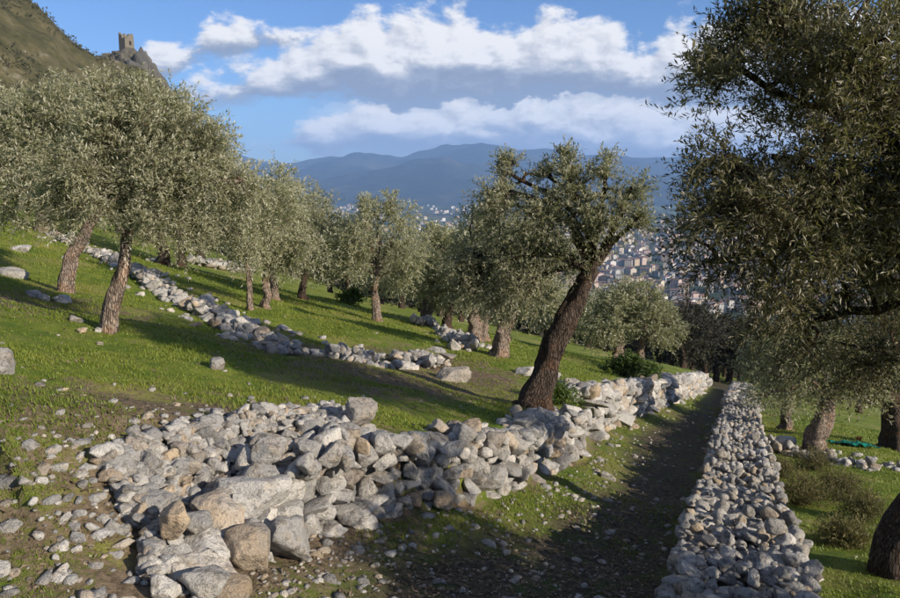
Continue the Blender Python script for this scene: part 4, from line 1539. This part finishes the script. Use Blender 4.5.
def town():
    r = np.random.default_rng(404)
    P = []
    while len(P) < 1900:
        if r.random() < 0.72:
            y = r.uniform(800, 3000)
            x = y * r.uniform(0.10, 0.62)
        else:
            y = r.uniform(2300, 5000)
            x = y * r.uniform(-0.22, 0.60)
        if fbm(np.array(x / 260), np.array(y / 330), 19, 3) < -0.15 + (0.12 if y > 3000 else 0):
            continue
        P.append((x, y))
    P.sort(key=lambda p: p[1])
    meshes = {}
    vis = [p for p in P if -0.1 < p[0] / p[1] < 0.36]
    rest = [p for p in P if not (-0.1 < p[0] / p[1] < 0.36)]
    singles, others = vis[:290], vis[290:] + rest
    wk, rk = list(HW), list(HR)
    for (x, y) in singles:
        a, b_ = wk[int(r.integers(5))], rk[int(r.choice(3, p=[.55, .3, .15]))]
        v = int(r.integers(3))
        key = (a, b_, v)
        if key not in meshes:
            w, d, h, rh = [(5.5, 4.5, 6.2, 1.8), (8, 5.5, 9.2, 2.0), (6.5, 5, 12.3, 1.5)][v]
            V, t, q, qm = house_arrays(w, d, h, rh)
            meshes[key] = np_mesh('house', V, [t, q], [HWM[a], HRM[b_], M_PANE], [0, 0] + qm)
        st_ = ('low', 'wide', 'tall')[v]
        o = link('house', meshes[key], None, (x, y, gz(x, y)), label=f'{st_} {a} plastered house with a {b_} tiled roof in the valley town', category='house',
                 group=f'{st_} {a} houses with {b_} roofs in the town', kind='thing')
        o.rotation_euler = (0, 0, float(r.uniform(0, 6.28)))
    B = {a: Build() for a in wk}
    for (x, y) in others:
        a = wk[int(r.integers(5))]
        w, d, h, rh = [(5.5, 4.5, 6.2, 1.8), (8, 5.5, 9.2, 2.0), (6.5, 5, 12.3, 1.5)][int(r.integers(3))]
        V, t, q, qm = house_arrays(w, d, h, rh)
        if y > 1900:
            V, q, qm = V[:16], q[:6], qm[:6]
        an = r.uniform(0, 6.28)
        c, s = math.cos(an), math.sin(an)
        V = V @ np.array([[c, s, 0], [-s, c, 0], [0, 0, 1]]) + np.array([x, y, gz(x, y)])
        B[a].add(V, t, 0)
        q = q - len(V)
        for mi in (0, 1, 2):
            sel = np.array([i for i in range(len(q)) if qm[i] == mi])
            if len(sel):
                B[a].add(np.zeros((0, 3)), q[sel], mi)
    root = link('distant_town', None, None, (0, 0, 0), kind='stuff', label='mass of small pale houses spread over the valley floor', category='town')
    for a, b_ in B.items():
        link('houses', b_.mesh('houses', [HWM[a], HRM[rk[len(a) % 2]], M_PANE]), root, kind='stuff')
    # trees between the houses
    n = 3600
    y = 700 * np.exp(r.random(n) * math.log(5200 / 700))
    x = y * r.uniform(-0.3, 0.7, n)
    z = ground(x, y)
    B = Build()
    h = r.uniform(3, 6, n)
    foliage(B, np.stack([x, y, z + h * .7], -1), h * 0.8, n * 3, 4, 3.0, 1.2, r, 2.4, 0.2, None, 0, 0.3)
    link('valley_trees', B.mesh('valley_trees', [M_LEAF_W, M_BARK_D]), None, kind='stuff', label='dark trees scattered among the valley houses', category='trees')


town()

# ------------------------------------------------------------------ grass, litter, gravel
def zone(x, y):
    s, par = poly_dist(x, y, TERR)
    sr, _ = poly_dist(x, y, RW)
    wob = 0.25 * fbm(x / 0.8, y / 0.8, 41, 3)
    path = sstep(-s + wob, 0.15, 0.9) * sstep(sr + wob, -0.2, 0.3) * sstep(x + 0.55 * (y - 4) + 1.1 + wob, -0.4, 0.5)
    heapz = np.exp(-((s - 0.9) / 1.1) ** 2) * (1 - sstep(par, S_HEAP1 - .5, S_HEAP1 + 1.5))
    onw = ((s > -0.1) & (s < 0.55) & (par > S_HEAP0)) | ((sr < 0.05) & (sr > -TH_R))
    return path, heapz, onw


def grass():
    r = np.random.default_rng(515)
    n = 560000
    rad = 2.4 * np.exp(r.random(n) * math.log(34 / 2.4))
    az = r.uniform(R(-44), R(46), n)
    x, y = rad * np.sin(az), rad * np.cos(az)
    path, hz, onw = zone(x, y)
    d = 0.52 + 0.9 * fbm(x / 1.3, y / 1.3, 61, 4) + 0.5 * fbm(x / 0.25, y / 0.25, 62, 2)
    s_, par_ = poly_dist(x, y, TERR)
    worn = np.exp(-((x + 2.6) / 2.4) ** 2 - ((y - 6.2) / 2.2) ** 2)
    d = d - 0.62 * path - 0.42 * hz - 0.10 * worn
    keep = (r.random(n) < np.clip(d * 1.6, 0, 1)) & ~onw
    x, y, rad = x[keep], y[keep], rad[keep]
    n = len(x)
    z = ground(x, y)
    L = (0.019 + 0.0011 * rad) * r.uniform(0.5, 1.5, n) * (1 + 1.0 * np.clip(fbm(x / 0.7, y / 0.7, 63, 3), -.5, 1))
    w = 0.0022 + 0.00055 * rad
    an = r.uniform(0, 6.28, n)
    ln = r.uniform(0.2, 1.1, n)
    sx, sy = np.cos(an), np.sin(an)
    base = np.stack([x, y, z - 0.006], -1)
    sd = np.stack([-sy, sx, 0 * sx], -1) * w[:, None]
    tip = base + np.stack([sx * L * ln, sy * L * ln, L], -1)
    V = np.stack([base - sd, base + sd, tip], 1).reshape(-1, 3)
    tint = np.clip(0.42 + 1.3 * fbm(x / 1.7, y / 1.7, 64, 4) + r.normal(0, 0.16, n), 0, 1)
    B = Build()
    B.add(V, np.arange(3 * n).reshape(-1, 3), 0, np.repeat(tint, 3))
    link('grass', B.mesh('grass', [M_GRASS]), None, kind='stuff', label='short green grass covering the terraced slope', category='grass')
    print('blades', n)


def litter():
    r = np.random.default_rng(616)
    n = 60000
    rad = 2.4 * np.exp(r.random(n) * math.log(26 / 2.4))
    az = r.uniform(R(-44), R(46), n)
    x, y = rad * np.sin(az), rad * np.cos(az)
    path, hz, onw = zone(x, y)
    worn = np.exp(-((x + 2.6) / 2.4) ** 2 - ((y - 5.8) / 2.2) ** 2)
    keep = (r.random(n) < 0.05 + 0.8 * path + 0.25 * hz + 0.16 * worn) & ~onw
    x, y, rad = x[keep], y[keep], rad[keep]
    n = len(x)
    z = ground(x, y) + 0.006
    d = unit(np.stack([r.normal(0, 1, n), r.normal(0, 1, n), r.normal(0, 0.25, n)], -1))
    nr = unit(np.stack([r.normal(0, .35, n), r.normal(0, .35, n), np.ones(n)], -1))
    L = r.uniform(0.03, 0.06, n) * (1 + rad * 0.02)
    V, Fq = leaf_quads(np.stack([x, y, z], -1), d, nr, L, L * 0.2)
    B = Build()
    B.add(V, Fq, 0, np.repeat(r.random(n), 4))
    link('leaf_litter', B.mesh('leaf_litter', [M_LITTER]), None, kind='stuff', label='dry fallen leaves strewn over the path', category='leaves')


def gravel():
    r = np.random.default_rng(717)
    n = 34000
    rad = 2.6 * np.exp(r.random(n) * math.log(30 / 2.6))
    az = r.uniform(R(-44), R(46), n)
    x, y = rad * np.sin(az), rad * np.cos(az)
    path, hz, onw = zone(x, y)
    s, par = poly_dist(x, y, TERR)
    foot = np.exp(-((s + 0.35) / 0.35) ** 2) * (par > S_HEAP0)
    leftb = np.exp(-((x + 2.4) / 0.9) ** 2 - ((y - 5.0) / 1.3) ** 2)
    den = 0.012 + 0.24 * path * (0.6 + fbm(x / .6, y / .6, 81, 3)) + 0.14 * hz + 0.40 * foot + 0.06 * leftb
    keep = (r.random(n) < den) & ~onw
    x, y, rad, foot = x[keep], y[keep], rad[keep], foot[keep]
    z = ground(x, y)
    B = Build()
    for i in range(len(x)):
        V, Fc = (SH_LO if rad[i] < 3.6 else SH_XS)[int(r.integers(NV))]
        w = 0.006 + 0.034 * r.random() ** 4 + 0.012 * foot[i] * r.random() + 0.0006 * rad[i]
        c, s_ = math.cos(r.uniform(0, 6)), math.sin(r.uniform(0, 6))
        V = V * np.array([w * r.uniform(.9, 1.6), w, w * r.uniform(.4, .75)])
        V = V @ np.array([[c, s_, 0], [-s_, c, 0], [0, 0, 1]])
        B.add(V + np.array([x[i], y[i], z[i] + w * 0.15]), Fc)
    link('gravel', B.mesh('gravel', [M_STONE_R], True), None, kind='stuff', label='small pale stones scattered over the path and bare soil', category='gravel')
    print('gravel', len(x))


grass()
litter()
gravel()

# ------------------------------------------------------------------ the air
def haze():
    bm = bmesh.new()
    S = 12500
    bmesh.ops.create_cube(bm, size=1.0, matrix=Matrix.Translation((0, 0, 270)) @ Matrix.Diagonal((2 * S, 2 * S, 880, 1)))
    me = bpy.data.meshes.new('haze')
    bm.to_mesh(me)
    bm.free()
    m = bpy.data.materials.new('haze')
    m.use_nodes = True
    b = NT(m.node_tree)
    v = b.n('ShaderNodeVolumePrincipled', ins={'Color': (0.33, 0.56, 1.0), 'Density': 9.5e-5, 'Anisotropy': 0.0})
    o = b.n('ShaderNodeOutputMaterial')
    m.node_tree.links.new(v.outputs[0], o.inputs['Volume'])
    me.materials.append(m)
    link('haze', me, None, kind='stuff', label='thin blue haze over the valley', category='haze')


haze()
